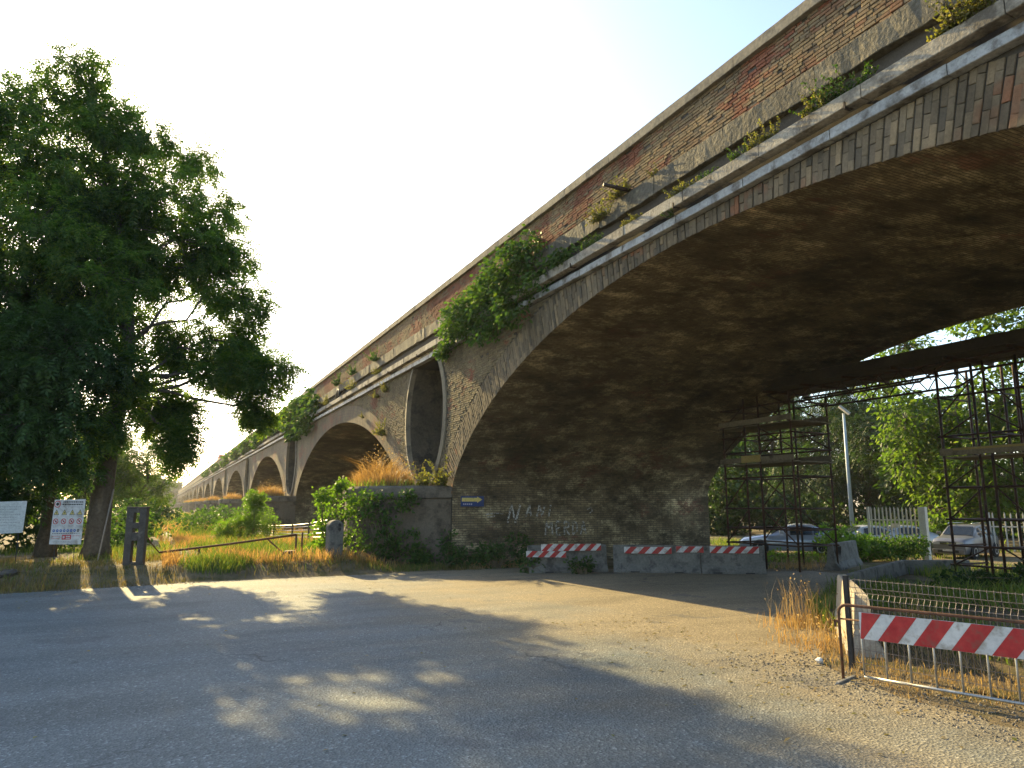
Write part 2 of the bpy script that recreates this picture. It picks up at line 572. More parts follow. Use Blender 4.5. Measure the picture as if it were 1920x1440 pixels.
def jag(pts, step, amp):
    out = []
    for i in range(len(pts)):
        a, b = Vector(pts[i]), Vector(pts[(i + 1) % len(pts)])
        n = max(1, int((b - a).length / step))
        if (b - a).length > 40: n = 1
        for k in range(n):
            p = a.lerp(b, k / n)
            if n > 1:
                p += Vector((random.uniform(-amp, amp), random.uniform(-amp, amp)))
            out.append((p.x, p.y))
    return out
road = jag([(-60, -60), (8.2, -60), (8.6, 2.0), (8.9, 5.5), (9.1, 7.0), (9.6, 8.6), (11.2, 9.8), (13.2, 11.8), (15.5, 14.0), (21.0, 17.2), (23.0, 18.6), (22.4, 20.2),
            (19.5, 21.3), (15.5, 24.6), (13.0, 26.2), (11.0, 26.3), (7.0, 26.6), (4.5, 26.5), (1.8, 26.2), (-1.0, 25.6), (-3.9, 25.0), (-12, 24.0), (-60, 22)], 0.35, 0.13)
me = MB().add([(x, y, 0.005) for x, y in road], [tuple(range(len(road)))]).mesh('road')
if me.polygons[0].normal.z < 0: me.flip_normals()
tag(link('road', me, M_ASPH), kind='structure')
tr = jag([(1.0, 26.0), (2.6, 26.2), (2.0, 31), (1.3, 38), (1.1, 50), (0.9, 90), (0.2, 90), (0.3, 50), (0.4, 38), (0.6, 31)], 0.8, 0.16)
me = MB().add([(x, y, 0.010) for x, y in tr], [tuple(range(len(tr)))]).mesh('path')
if me.polygons[0].normal.z < 0: me.flip_normals()
tag(link('path', me, M_SAND), kind='structure')

# low grassy bank behind the road on the left, carrying the trees, signs and posts
def gha(x, y):
    sm = lambda t: (lambda u: u * u * (3 - 2 * u))(np.clip(t, 0, 1))
    x = np.asarray(x, float); y = np.asarray(y, float)
    return 0.45 * sm((y - 25.9) / 2.2) * sm((8.6 - x) / 2.2) * sm((46 - y) / 9) * sm((x + 40) / 10)
xs = np.arange(-42, 9.6, 0.6); ys = np.arange(25.2, 48, 0.4)
gx, gy = np.meshgrid(xs, ys, indexing='ij')
gz = gha(gx, gy)
gz = np.where(gz > 0.004, gz + 0.03 * np.sin(gx * 1.7) * np.sin(gy * 1.3) * np.minimum(1, gz * 4) + 0.0, -0.03)
nX, nY = gx.shape
idx = np.arange(nX * nY).reshape(nX, nY)
F = np.stack([idx[:-1, :-1], idx[1:, :-1], idx[1:, 1:], idx[:-1, 1:]], -1).reshape(-1, 4)
tag(link('grass_bank', amesh('grass_bank', np.stack([gx, gy, gz], -1).reshape(-1, 3), F, True), M_DIRT), kind='structure')

# ------------------------------------------------------------------ the bridge
FX, BX = 11.22, 25.3                    # near and far face
ZC = 9.42                               # underside of the cornice
Z0 = 3.0                                # springing
bridge = empty('brick_bridge', (FX, 32.6, 0))
tag(bridge, 'long brown brick bridge of many round arches with ovals over its piers', 'bridge')
BO = Vector(bridge.location)
def bpart(name, mb_or_me, mat, smooth=False, parent=None):
    me = mb_or_me.mesh(name, smooth) if isinstance(mb_or_me, MB) else mb_or_me
    o = link(name, me, mat, parent or bridge)
    if parent is None:
        o.location = -BO                # meshes are written in world coordinates
    return o

def archz(d, a, top):
    d = min(abs(d) / a, 1.0)
    r = top - Z0
    Rr = (a * a + r * r) / (2 * r)
    return Z0 + 0.5 * r * math.sqrt(max(0, 1 - d * d)) + 0.5 * (math.sqrt(Rr * Rr - (d * a) ** 2) - (Rr - r))

def arch_curve(c, a, top, n=96):
    return [(c + a * math.cos(t), archz(a * math.cos(t), a, top)) for t in np.linspace(0, math.pi, n)]

def gridmesh(name, P, UV, flip=False):
    n, m = len(P), len(P[0])
    V = [p for row in P for p in row]
    F = [(i * m + j, i * m + j + 1, (i + 1) * m + j + 1, (i + 1) * m + j) for i in range(n - 1) for j in range(m - 1)]
    if flip: F = [tuple(reversed(f)) for f in F]
    me = bpy.data.meshes.new(name)
    me.from_pydata(V, [], F)
    ul = me.uv_layers.new(name='UVMap')
    uv = [q for row in UV for q in row]
    for l in me.loops:
        ul.data[l.index].uv = uv[l.vertex_index]
    me.update()
    return me

OA, OB, OZ = 2.72, 3.30, 6.75           # oval niche, inner half axes and centre height
OAo, OBo = 3.0, 3.58
def face_mesh(c, a, top, y0, y1, X, name):
    """spandrel wall from pier centre y0 to pier centre y1 round the arch and the halves of two ovals"""
    mb = MB()
    def strip(ys, lo, hi):
        for i in range(len(ys) - 1):
            q = [(X, ys[i], lo(ys[i])), (X, ys[i + 1], lo(ys[i + 1])), (X, ys[i + 1], hi(ys[i + 1])), (X, ys[i], hi(ys[i]))]
            if max(q[3][2] - q[0][2], q[2][2] - q[1][2]) < 0.005: continue
            mb.add(q, [(0, 1, 2, 3)])
    ys = sorted(c + a * math.cos(t) for t in np.linspace(0, math.pi, 80))
    top_ = lambda y: ZC + 0.1
    strip(ys, lambda y: archz(y - c, a, top), top_)
    for yc, sgn in ((y0, 1), (y1, -1)):
        e = (c - a) if sgn > 0 else (c + a)
        oy = yc + sgn * OA
        strip(sorted([oy, e]), lambda y: 0.0, top_)
        yy = sorted(yc + sgn * OA * math.sin(t) for t in np.linspace(0, math.pi / 2, 24))
        el = lambda y: OB * math.sqrt(max(0, 1 - ((y - yc) / OA) ** 2))
        strip(yy, lambda y: 0.0, lambda y: OZ - el(y))
        strip(yy, lambda y: min(OZ + el(y), ZC + 0.1), top_)
    return mb.mesh(name)

PIERS = [32.6 + 39.6 * k for k in range(-1, 17)]
ARCHES = []
for k in range(len(PIERS) - 1):
    c = (PIERS[k] + PIERS[k + 1]) / 2
    ARCHES.append((c, 16.0, 9.0) if k == 0 else (c, 16.2, 8.3))
RING_T = 1.15

def soffit_mesh(c, a, top, name):
    n = 60
    pts = [(c + a, 0.0), (c + a, 1.0), (c + a, 2.0)] + arch_curve(c, a, top, n) + [(c - a, 2.0), (c - a, 1.0), (c - a, 0.0)]
    P, UV, s = [], [], 0.0
    xs = np.linspace(FX, BX, 8)
    for i, (y, z) in enumerate(pts):
        if i: s += math.hypot(y - pts[i - 1][0], z - pts[i - 1][1])
        P.append([(x, y, z) for x in xs])
        UV.append([(x, s) for x in xs])
    return gridmesh(name, P, UV)

def ring_mesh(c, a, top, X, name, T=RING_T):
    """flat face of the arch ring, uv = (radius, arc length)"""
    P, UV, s = [], [], 0.0
    cv = arch_curve(c, a, top, 90)
    for i, (y, z) in enumerate(cv):
        if i: s += math.hypot(y - cv[i - 1][0], z - cv[i - 1][1])
        y2, z2 = cv[min(i + 1, len(cv) - 1)]; y1, z1 = cv[max(i - 1, 0)]
        ty, tz = y2 - y1, z2 - z1
        L = math.hypot(ty, tz); ny, nz = tz / L, -ty / L
        if nz < 0: ny, nz = -ny, -nz
        if i in (0, len(cv) - 1): ny, nz = (1 if i == 0 else -1), 0.0
        t = T if nz < 0.05 else min(T, (ZC + 0.05 - z) / nz)
        P.append([(X, y, z), (X, y + ny * t, z + nz * t)])
        UV.append([(0, s), (t, s)])
    return gridmesh(name, P, UV)

# shared meshes for the repeated far spans (written round the third arch)
proto = {}
for k, (c, a, top) in enumerate(ARCHES):
    near = k < 2
    if k < 2:
        f = face_mesh(c, a, top, PIERS[k], PIERS[k + 1], FX + 0.03, 'spandrel_wall')
        bpart('spandrel_wall', f, M_MORTAR if k == 0 else M_FACE)
        bpart('spandrel_wall', face_mesh(c, a, top, PIERS[k], PIERS[k + 1], BX, 'spandrel_wall'), M_FACE)
        bpart('vault', soffit_mesh(c, a, top, 'vault'), M_SOFFIT, True)
        if k == 1:
            bpart('arch_ring', ring_mesh(c, a, top, FX, 'arch_ring'), M_RINGUV)
    else:
        if not proto:
            proto['f'] = face_mesh(c, a, top, PIERS[k], PIERS[k + 1], FX + 0.03, 'spandrel_wall')
            proto['b'] = face_mesh(c, a, top, PIERS[k], PIERS[k + 1], BX, 'spandrel_wall')
            proto['s'] = soffit_mesh(c, a, top, 'vault')
            proto['r'] = ring_mesh(c, a, top, FX, 'arch_ring')
            proto['c'] = c
        for key, nm, m in (('f', 'spandrel_wall', M_FACE), ('b', 'spandrel_wall', M_FACE), ('s', 'vault', M_SOFFIT), ('r', 'arch_ring', M_RINGUV)):
            o = bpart(nm, proto[key], m)
            o.location = o.location + Vector((0, c - proto['c'], 0))

# piers with rounded cutwater, cap slab, oval stone ring and niche
def cut_poly(r, depth, n=22):
    return [(FX + depth, -r)] + [(FX - r * math.cos(t) * 1.0, r * math.sin(t)) for t in np.linspace(-math.pi / 2, math.pi / 2, n)] + [(FX + depth, r)]
mb = MB(); mb.prism(cut_poly(3.62, 0.02), 'z', 0.0, 2.74)
pier_me = mb.mesh('pier')
mb = MB()
P0 = cut_poly(3.72, 0.02); n = len(P0)
prof = [(0.0, 2.74), (0.10, 2.80), (0.12, 3.20), (0.05, 3.30)]
for dr, z in prof:
    q = cut_poly(3.62 + dr, 0.02)
    mb.v += [(x, y, z) for x, y in q]
for i in range(len(prof) - 1):
    for j in range(n - 1):
        mb.f.append((i * n + j, i * n + j + 1, (i + 1) * n + j + 1, (i + 1) * n + j))
mb.f.append(tuple((len(prof) - 1) * n + j for j in range(n)))
mb.f.append(tuple(reversed(range(n))))
cap_me = mb.mesh('pier_cap')
roughen(cap_me, 0.03, 1.1, 3)

def oval_meshes():
    mb = MB(); rev = MB()
    ts = [t for t in np.linspace(0, 2 * math.pi, 97)]
    def ok(t): return OZ + OBo * math.sin(t) <= ZC - 0.01 or True
    def pt(a, b, t, x):
        return (x, a * math.cos(t), min(OZ + b * math.sin(t), ZC - 0.012))
    for i in range(96):
        t0, t1 = ts[i], ts[i + 1]
        if OZ + OB * math.sin((t0 + t1) / 2) > ZC: continue
        f0, f1 = FX - 0.09, FX - 0.05
        q = [pt(OA, OB, t0, f0), pt(OA, OB, t1, f0), pt(OAo, OBo, t1, f1), pt(OAo, OBo, t0, f1),
             pt(OA, OB, t0, FX + 1.85), pt(OA, OB, t1, FX + 1.85), pt(OAo, OBo, t1, FX + 0.04), pt(OAo, OBo, t0, FX + 0.04)]
        q += [pt(OA, OB, t0, FX + 0.16), pt(OA, OB, t1, FX + 0.16)]
        mb.add(q, [(0, 1, 2, 3), (0, 8, 9, 1), (3, 2, 6, 7)])
        rev.add([q[8], q[9], q[5], q[4]], [(0, 1, 2, 3)])
    ring = mb.mesh('oval_ring', False, fix=False)
    bm = bmesh.new(); bm.from_mesh(ring); bmesh.ops.remove_doubles(bm, verts=bm.verts, dist=0.001); bm.to_mesh(ring); bm.free()
    mb = rev
    mb.add([(FX + 1.83, OA * 1.05 * math.cos(t), min(OZ + OB * 1.05 * math.sin(t), ZC + 0.2)) for t in ts[:-1]], [tuple(range(96))])
    return ring, mb.mesh('niche')
ring_me, niche_me = oval_meshes()
for k, y in enumerate(PIERS):
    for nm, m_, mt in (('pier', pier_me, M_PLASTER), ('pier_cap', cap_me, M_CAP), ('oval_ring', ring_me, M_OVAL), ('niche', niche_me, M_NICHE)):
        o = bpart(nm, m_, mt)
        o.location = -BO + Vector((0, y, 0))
        if nm == 'oval_ring': smooth_angle(o, 35) if k == 0 else None

# long members on the face: cornice, gutter blocks, concrete slabs, parapet, coping
Y_END = PIERS[-1]
def worn_box(x0, x1, z0, z1, L, seed, amp, nx=9):
    """block of length L along y with slightly uneven edges"""
    mb = MB()
    ring = [(x0, z0), (x0 - 0.0, z1), (x1, z1), (x1, z0)]
    c = 0.012
    ring = [(x0 + c, z0), (x0, z0 + c), (x0, z1 - c), (x0 + c, z1), (x1, z1), (x1, z0)]
    m = len(ring)
    for i in range(nx):
        y = L * i / (nx - 1)
        for x, z in ring: mb.v.append((x, y, z))
    for i in range(nx - 1):
        for j in range(m):
            j2 = (j + 1) % m
            mb.f.append((i * m + j, i * m + j2, (i + 1) * m + j2, (i + 1) * m + j))
    mb.f.append(tuple(range(m))); mb.f.append(tuple((nx - 1) * m + j for j in range(m)))
    me = mb.mesh('block')
    from mathutils import noise as mn
    for v in me.vertices:
        if v.co.x < x1 - 0.001:
            nv = mn.noise_vector(Vector((v.co.x * 2 + seed, v.co.y * 2.3 + seed * 5, v.co.z * 2)))
            v.co.x += nv[0] * amp; v.co.z += nv[2] * amp
    return me
def run(name, variants, mat, y0, y1, step, gap, parent, jit=0.0, smooth=False):
    y = y0; i = 0
    while y < y1 - 0.01:
        o = link(name, variants[i % len(variants)], mat, parent)
        o.location = Vector((random.uniform(-jit, jit), y, random.uniform(-jit, jit))) - BO
        y += step; i += 1
NEAR_END = 124.0
vs_ = [worn_box(11.04, 11.30, ZC, 9.63, 2.28, s, 0.010) for s in range(4)]
run('cornice_stone', vs_, M_CORN, -12, NEAR_END, 2.3, 0.02, bridge, 0.006)
vs_ = [worn_box(10.86, 11.12, 9.77, 10.05, 2.46, s + 9, 0.008) for s in range(4)]
run('gutter_block', vs_, M_CHAN, -12, NEAR_END, 2.48, 0.02, bridge, 0.006)
vs_ = [worn_box(11.09, 11.40, 10.58 + 0.02 * (s % 2), 11.13, 2.60, s + 20, 0.035, 14) for s in range(5)]
run('concrete_slab', vs_, M_BAND, -12, NEAR_END, 2.62, 0.02, bridge, 0.018)
vs_ = [worn_box(11.10, 11.72, 12.42, 12.70, 2.56, s + 30, 0.012) for s in range(4)]
run('coping_stone', vs_, M_COPE, -12, NEAR_END, 2.57, 0.01, bridge, 0.005)
NE = NEAR_END + 1.8
bpart('cornice', MB().box(11.04, 11.30, NE, Y_END, ZC, 9.63), M_CORN)
bpart('gutter', MB().box(10.86, 11.12, NE, Y_END, 9.77, 10.05), M_CHAN)
bpart('concrete_band', MB().box(11.09, 11.40, NE, Y_END, 10.58, 11.13), M_BAND)
bpart('coping', MB().box(11.10, 11.72, NE, Y_END, 12.42, 12.70), M_COPE)
# small iron brackets that carry the gutter, every other joint
mb = MB()
mb.beam((11.24, 0, 9.95), (10.98, 0, 9.74), 0.035, 0.05); mb.beam((10.98, 0, 9.735), (10.83, 0, 9.735), 0.035, 0.04); mb.beam((10.835, 0, 9.73), (10.835, 0, 9.86), 0.03, 0.03)
br_me = mb.mesh('bracket')
for i in range(14):
    o = link('bracket', br_me, M_DARKMETAL, bridge)
    o.location = Vector((0, 3.2 + i * 4.96, 0)) - BO
# body of the bridge behind them, deck and the far parapet
bpart('parapet_core', MB().box(11.26, 11.66, -12, Y_END, ZC + 0.05, 12.44), M_MORTAR)
bpart('deck', MB().box(11.66, BX - 0.4, -12, Y_END, 9.9, 11.3), M_DECK)
bpart('far_parapet', MB().box(BX - 0.4, BX + 0.02, -12, Y_END, 9.5, 12.4).box(BX - 0.5, BX + 0.15, -12, Y_END, 12.4, 12.68), M_FACE)
bpart('rear_cornice', MB().box(BX, BX + 0.3, -12, Y_END, ZC, 9.9), M_CORN)
bpart('parapet_face', MB().box(11.235, 11.28, 60, Y_END, 11.0, 12.43), M_FACE)

# single bricks ------------------------------------------------------------
def brick_shape(seed):
    """unit brick: x depth (front at 0, back at +1), y length -.5...5, z height -.5...5, worn front edges"""
    r_ = random.Random(seed)
    vs = []
    for x, k in ((0.0, 0.93), (0.16, 1.0), (1.0, 1.0)):
        for y, z in ((-.5, -.5), (.5, -.5), (.5, .5), (-.5, .5)):
            j = 0.035 if x < 0.5 else 0
            vs.append((x + (r_.uniform(-0.05, 0.1) if x == 0 else 0), y * (k if x == 0 else 1) + r_.uniform(-j, j), z * ((k - 0.08) if x == 0 else 1) + r_.uniform(-j, j)))
    fs = [(0, 1, 2, 3)] + [(i, (i + 1) % 4, 4 + (i + 1) % 4, 4 + i) for i in range(4)] + [(4 + i, 4 + (i + 1) % 4, 8 + (i + 1) % 4, 8 + i) for i in range(4)]
    me = MB().add(vs, fs).mesh('brick')
    return me
def px_area(p):
    """how large something at p shows: 1 / distance squared, zero outside the field of view"""
    d = Vector(p) - Vector((0, 0, 2.5))
    return 1.0 / d.length_squared
def in_view(p):
    d = Vector(p) - Vector((0, 0, 2.5))
    q = cam.rotation_euler.to_matrix().transposed() @ d
    return q.z < -0.1 and abs(q.x / -q.z) < 0.76 and abs(q.y / -q.z) < 0.58
def lay_bricks(name, items, parent, mat, seeds, limit=300):
    """items: (pos, yaw-about-x angle, depth, length, height); the largest in view become objects, the rest one mesh"""
    shapes = [brick_shape(s) for s in seeds]
    key = [(px_area(it[0]) if in_view(it[0]) else px_area(it[0]) * 1e-4, i) for i, it in enumerate(items)]
    key.sort(reverse=True)
    single = set(i for _, i in key[:limit])
    V, F = [], []
    base = [(np.array([v.co for v in s.vertices]), [tuple(p.vertices) for p in s.polygons]) for s in shapes]
    for i, (p, ang, dp, ln, ht) in enumerate(items):
        k = i % len(shapes)
        if i in single:
            o = bpy.data.objects.new(name, shapes[k]); col.objects.link(o)
            if not shapes[k].materials: shapes[k].materials.append(mat)
            o.parent = parent
            o.location = Vector(p) - (BO + Vector(parent.location)) if parent is not bridge else Vector(p) - BO
            o.rotation_euler = (ang, 0, 0)
            o.scale = (dp, ln, ht)
        else:
            v, f = base[k]
            q = v * np.array([dp, ln, ht])
            ca, sa = math.cos(ang), math.sin(ang)
            q = np.stack([q[:, 0], q[:, 1] * ca - q[:, 2] * sa, q[:, 1] * sa + q[:, 2] * ca], 1) + np.array(p)
            b = len(V)
            V += [tuple(x) for x in q]
            F += [tuple(b + j for j in ff) for ff in f]
    if V:
        me = bpy.data.meshes.new(name + '_rest'); me.from_pydata(V, [], F); me.update()
        o = link(name + '_rest', me, mat, parent)
        o.location = -(BO + Vector(parent.location)) if parent is not bridge else -BO
        o['kind'] = 'stuff'

# voussoirs of the near arch: bricks set on end, two or three to the depth of the ring
c, a, top = ARCHES[0]
ringo = bpart('arch_ring', ring_mesh(c, a, top, FX + 0.022, 'arch_ring'), M_MORTAR)
cv = arch_curve(c, a, top, 1200)
S = [0.0]
for i in range(1, len(cv)): S.append(S[-1] + math.hypot(cv[i][0] - cv[i - 1][0], cv[i][1] - cv[i - 1][1]))
items = []
s = 0.0; kcol = 0
BT = 0.142
while s < S[-1]:
    i = int(np.searchsorted(S, s)); i = min(max(i, 3), len(cv) - 4)
    y, z = cv[i]
    ty, tz = cv[i + 3][0] - cv[i - 3][0], cv[i + 3][1] - cv[i - 3][1]
    L = math.hypot(ty, tz); ny, nz = tz / L, -ty / L
    if nz < 0: ny, nz = -ny, -nz
    lim = RING_T if nz < 0.05 else min(RING_T, (ZC - 0.02 - z) / max(nz, 0.05))
    if y > -4:
        t = 0.0
        first = 0.40 if kcol % 2 else 0.22
        ln = first + random.uniform(-0.03, 0.03)
        while t < lim - 0.04:
            ln = min(ln, lim - t)
            if lim - t - ln < 0.06: ln = lim - t
            mid = t + ln / 2
            p = (FX - 0.012 + random.uniform(-0.008, 0.008), y + ny * mid, z + nz * mid)
            ang = math.atan2(nz, ny)                 # local y (length) along the radius
            items.append((p, ang, 0.05, ln - 0.014, BT - 0.016 + random.uniform(-0.004, 0.003)))
            t += ln
            ln = 0.40 + random.uniform(-0.04, 0.04)
    kcol += 1
    s += BT
lay_bricks('voussoir', items, ringo, M_RING, range(40, 46))

# parapet bricks
paro = bpart('parapet', MB().box(11.245, 11.262, -12, 62, 11.0, 12.43), M_MORTAR)
items = []
BH = 0.083
nrow = int((12.43 - 11.10) / BH)
for r_ in range(nrow):
    z = 11.10 + (r_ + 0.5) * BH
    y = 3.0 + (0.16 if r_ % 2 else 0.0) + random.uniform(-0.03, 0.03)
    while y < 60.5:
        ln = 0.27 + random.uniform(-0.02, 0.02) if random.random() > 0.25 else 0.135
        if random.random() > 0.012:
            dx = random.uniform(-0.010, 0.010) + (0.02 if random.random() < 0.05 else 0)
            items.append(((FX - 0.004 + dx, y + ln / 2, z), 0.0, 0.05, ln - 0.014, BH - 0.014 + random.uniform(-0.004, 0.002)))
        y += ln
lay_bricks('brick', items, paro, M_PARA, range(60, 66))

# spandrel bricks between the first two arches (and over the second)
items = []
c0, a0, t0 = ARCHES[0]; c1, a1, t1 = ARCHES[1]
cvA = np.array(arch_curve(c0, a0, t0, 300)); cvB = np.array(arch_curve(c1, a1, t1, 300))
BH2 = 0.093
for r_ in range(int((ZC - 3.3) / BH2)):
    z = 3.34 + (r_ + 0.5) * BH2
    y = 15.0 + (0.16 if r_ % 2 else 0)
    while y < 54:
        ln = 0.28 + random.uniform(-0.02, 0.02) if random.random() > 0.3 else 0.14
        yc = y + ln / 2
        y += ln
        if abs(yc - c0) < a0 and z < archz(yc - c0, a0, t0): continue
        if abs(yc - c1) < a1 and z < archz(yc - c1, a1, t1): continue
        if np.min(np.hypot(cvA[:, 0] - yc, cvA[:, 1] - z)) < RING_T + 0.03: continue
        if np.min(np.hypot(cvB[:, 0] - yc, cvB[:, 1] - z)) < RING_T + 0.03: continue
        if ((yc - 32.6) / (OAo + 0.1)) ** 2 + ((z - OZ) / (OBo + 0.06)) ** 2 < 1: continue
        if random.random() < 0.01: continue
        items.append(((FX - 0.006 + random.uniform(-0.012, 0.012), yc, z), 0.0, 0.05, ln - 0.014, BH2 - 0.014 + random.uniform(-0.004, 0.002)))
lay_bricks('facing_brick', items, bridge, M_SPAN, range(80, 86), 200)

# ------------------------------------------------------------------ plants
M_LOCUST = leafmat('locust_leaf', (0.045, 0.09, 0.02), (0.09, 0.15, 0.03), (0.14, 0.18, 0.04), 0.58, 0.35, (1.7, 1.8, 0.6))
M_DARKLEAF = leafmat('dark_leaf', (0.032, 0.065, 0.02), (0.062, 0.115, 0.028), None, 0.4, 0.3)
M_DEEP = leafmat('deep_green_leaf', (0.018, 0.04, 0.012), (0.04, 0.078, 0.02), None, 0.3, 0.3)
M_POPLAR = leafmat('poplar_leaf', (0.06, 0.11, 0.02), (0.10, 0.16, 0.03), (0.15, 0.19, 0.045), 0.55, 0.3)
M_IVY = leafmat('ivy_leaf', (0.035, 0.075, 0.016), (0.06, 0.12, 0.022), (0.10, 0.15, 0.03), 0.35, 0.8)
M_BUSH = leafmat('bush_leaf', (0.04, 0.085, 0.018), (0.075, 0.14, 0.028), None, 0.4, 0.6)
M_BRIGHT = leafmat('sapling_leaf', (0.09, 0.17, 0.025), (0.14, 0.23, 0.035), None, 0.5, 0.6)
M_YELLOW = leafmat('yellow_leaf', (0.13, 0.14, 0.035), (0.21, 0.18, 0.06), (0.09, 0.12, 0.03), 0.4, 1.2)
M_DRY = leafmat('dry_grass_blade', (0.33, 0.22, 0.095), (0.44, 0.31, 0.14), (0.25, 0.145, 0.06), 0.45, 0.5, (1.3, 1.1, 0.6))
M_VERGE = leafmat('verge_blade', (0.15, 0.135, 0.04), (0.27, 0.20, 0.08), (0.11, 0.14, 0.03), 0.4, 0.7, (1.2, 1.1, 0.7))
M_STRAW = leafmat('straw_blade', (0.30, 0.21, 0.10), (0.44, 0.33, 0.17), (0.24, 0.15, 0.065), 0.4, 0.8, (1.2, 1.1, 0.7))
M_GRASS = leafmat('green_grass_blade', (0.07, 0.12, 0.026), (0.13, 0.175, 0.042), (0.24, 0.21, 0.07), 0.45, 0.5)
M_BARK = stained('bark', (0.085, 0.07, 0.052), (0.16, 0.135, 0.10), 2.5, None, fine=9, bump=1.0, dist=0.05, stretch=(1, 1, 0.18), amp=0.5)
M_STEM = stained('stem', (0.12, 0.10, 0.06), (0.18, 0.15, 0.09), 3, bump=0.2)

def limb(mb, a, b, r0, r1, sag=0.0, wob=0.25, n=6, k=7):
    a, b = Vector(a), Vector(b)
    L = (b - a).length
    pts = []
    for i in range(n + 1):
        t = i / n
        p = a.lerp(b, t) + Vector((0, 0, sag * 4 * t * (1 - t)))
        if 0 < i < n:
            p += Vector((random.uniform(-1, 1), random.uniform(-1, 1), random.uniform(-1, 1))) * wob * L * 0.12
        pts.append(p)
    mb.tube(pts, [r0 + (r1 - r0) * i / n for i in range(n + 1)], k)
    return pts

def tree(name, label, base, trunk, boughs, mat, tmpl, size, dens, k, spread, r0, group=None, droop=0.35, cat='tree', twigs=True, attach=None, flat=0.8):
    """trunk: polyline from the base up; boughs: leafy ellipsoids, each reached by a limb"""
    root = empty(name, base)
    tag(root, label, cat, group)
    off = -Vector(base)
    mb = MB()
    n = len(trunk)
    rr = [r0 * (1 - 0.82 * i / max(1, n - 1)) for i in range(n)]
    rr[0] *= 1.25
    mb.tube(trunk, rr, 14)
    tr_ = mb.build('trunk', M_BARK, root, True)
    tr_.location = off
    mb = MB()
    T = [Vector(p) for p in trunk]
    tips = []
    for (x, y, z, rx, ry, rz) in boughs:
        c = Vector((x, y, z))
        # leave the trunk below the bough
        best = min(range(n), key=lambda i: abs(T[i].z - (z - 0.55 * (Vector((x, y, 0)) - Vector((T[i].x, T[i].y, 0))).length - 0.5)))
        if T[best].z < T[-1].z * 0.35: best = max(best, n // 2)
        limb(mb, T[best], c, max(0.05, rr[best] * 0.30), 0.03, 0.25, 0.5)
        tips.append(c)
    P, D, C, BI = clumps(boughs, dens, k, spread)
    if twigs:
        V, F = [], []
        for c, bi in zip(C[::2], BI[::2]):
            x, y, z = boughs[bi][:3]
            mb.tube([(x, y, z), ((x + c[0]) / 2 + random.uniform(-.15, .15), (y + c[1]) / 2, (z + c[2]) / 2 + 0.12), tuple(c)], [0.03, 0.02, 0.008], 4, False)
    lb = mb.build('limbs', M_BARK, root, True, fix=False)
    lb.location = off
    cr = foliage('crown', mat, root, P, D, size, tmpl, droop, flat)
    cr.location = off
    return root

BOUGH_A = [(-4.6, 33.1, 20.6, 1.2, 1.2, 1.5), (-5.8, 32.3, 18.4, 1.3, 1.2, 1.3), (-3.5, 33.9, 19.5, 1.4, 1.2, 1.1), (-7.9, 33.1, 18.1, 1.4, 1.6, 2.0), (-7.0, 33.9, 16.3, 2.0, 1.8, 1.8), (-4.7, 31.9, 16.4, 1.7, 1.4, 1.3), (-1.9, 33.1, 18.3, 1.1, 1.0, 1.0), (-0.1, 33.9, 17.9, 1.5, 1.2, 1.2), (-1.0, 32.3, 15.6, 1.9, 1.5, 1.3), (-3.5, 34.7, 15.7, 2.1, 1.8, 1.7), (-5.2, 31.5, 13.0, 2.1, 1.8, 1.7), (1.1, 33.5, 15.6, 1.4, 1.1, 1.0), (-0.2, 32.3, 13.7, 1.9, 1.4, 1.1), (2.1, 33.1, 13.6, 1.0, 0.9, 0.9), (-2.6, 31.5, 11.4, 2.1, 1.8, 1.6), (0.9, 34.3, 12.4, 1.8, 1.4, 1.0), (2.6, 32.7, 11.6, 1.2, 1.1, 1.0), (1.5, 33.1, 9.6, 1.8, 1.3, 0.9), (3.1, 33.5, 9.8, 1.4, 1.2, 1.0), (4.1, 32.7, 8.2, 0.9, 0.8, 0.9), (2.6, 33.9, 8.4, 1.1, 0.9, 0.8), (3.5, 33.1, 6.7, 0.6, 0.6, 0.7), (-1.6, 34.3, 10.5, 1.2, 1.3, 1.4), (-2.2, 31.5, 5.9, 1.1, 1.1, 1.2), (0.1, 33.9, 9.2, 0.7, 0.7, 0.7), (0.5, 32.3, 4.9, 0.4, 0.5, 0.8), (-0.5, 34.3, 6.8, 0.7, 0.8, 0.9), (0.5, 33.5, 6.3, 0.8, 0.7, 0.6)]
BOUGH_A2 = [(-5.3, 33.9, 10.8, 2.4, 2.1, 2.0), (-3.7, 31.1, 8.2, 2.3, 1.9, 1.6), (-5.8, 32.3, 7.4, 2.2, 2.0, 2.0), (-4.2, 31.5, 5.6, 2.1, 1.7, 1.5), (-6.3, 33.1, 4.4, 1.7, 1.6, 1.6), (-3.6, 31.9, 4.2, 1.4, 1.1, 0.9), (-9.9, 33.1, 14.9, 1.8, 2.1, 2.7), (-9.2, 32.3, 9.1, 1.7, 2.2, 2.9), (-8.2, 33.5, 13.2, 1.5, 1.6, 1.9), (-10.2, 33.1, 11.6, 1.4, 1.8, 2.4), (-7.3, 33.3, 5.4, 1.7, 1.5, 1.4), (-4.2, 33.1, 13.5, 1.5, 1.6, 1.8), (-3.1, 32.9, 9.7, 1.1, 1.3, 1.5), (-6.5, 32.5, 2.6, 1.6, 1.2, 1.0), (-5.3, 33.1, 2.8, 1.0, 0.8, 0.6)]
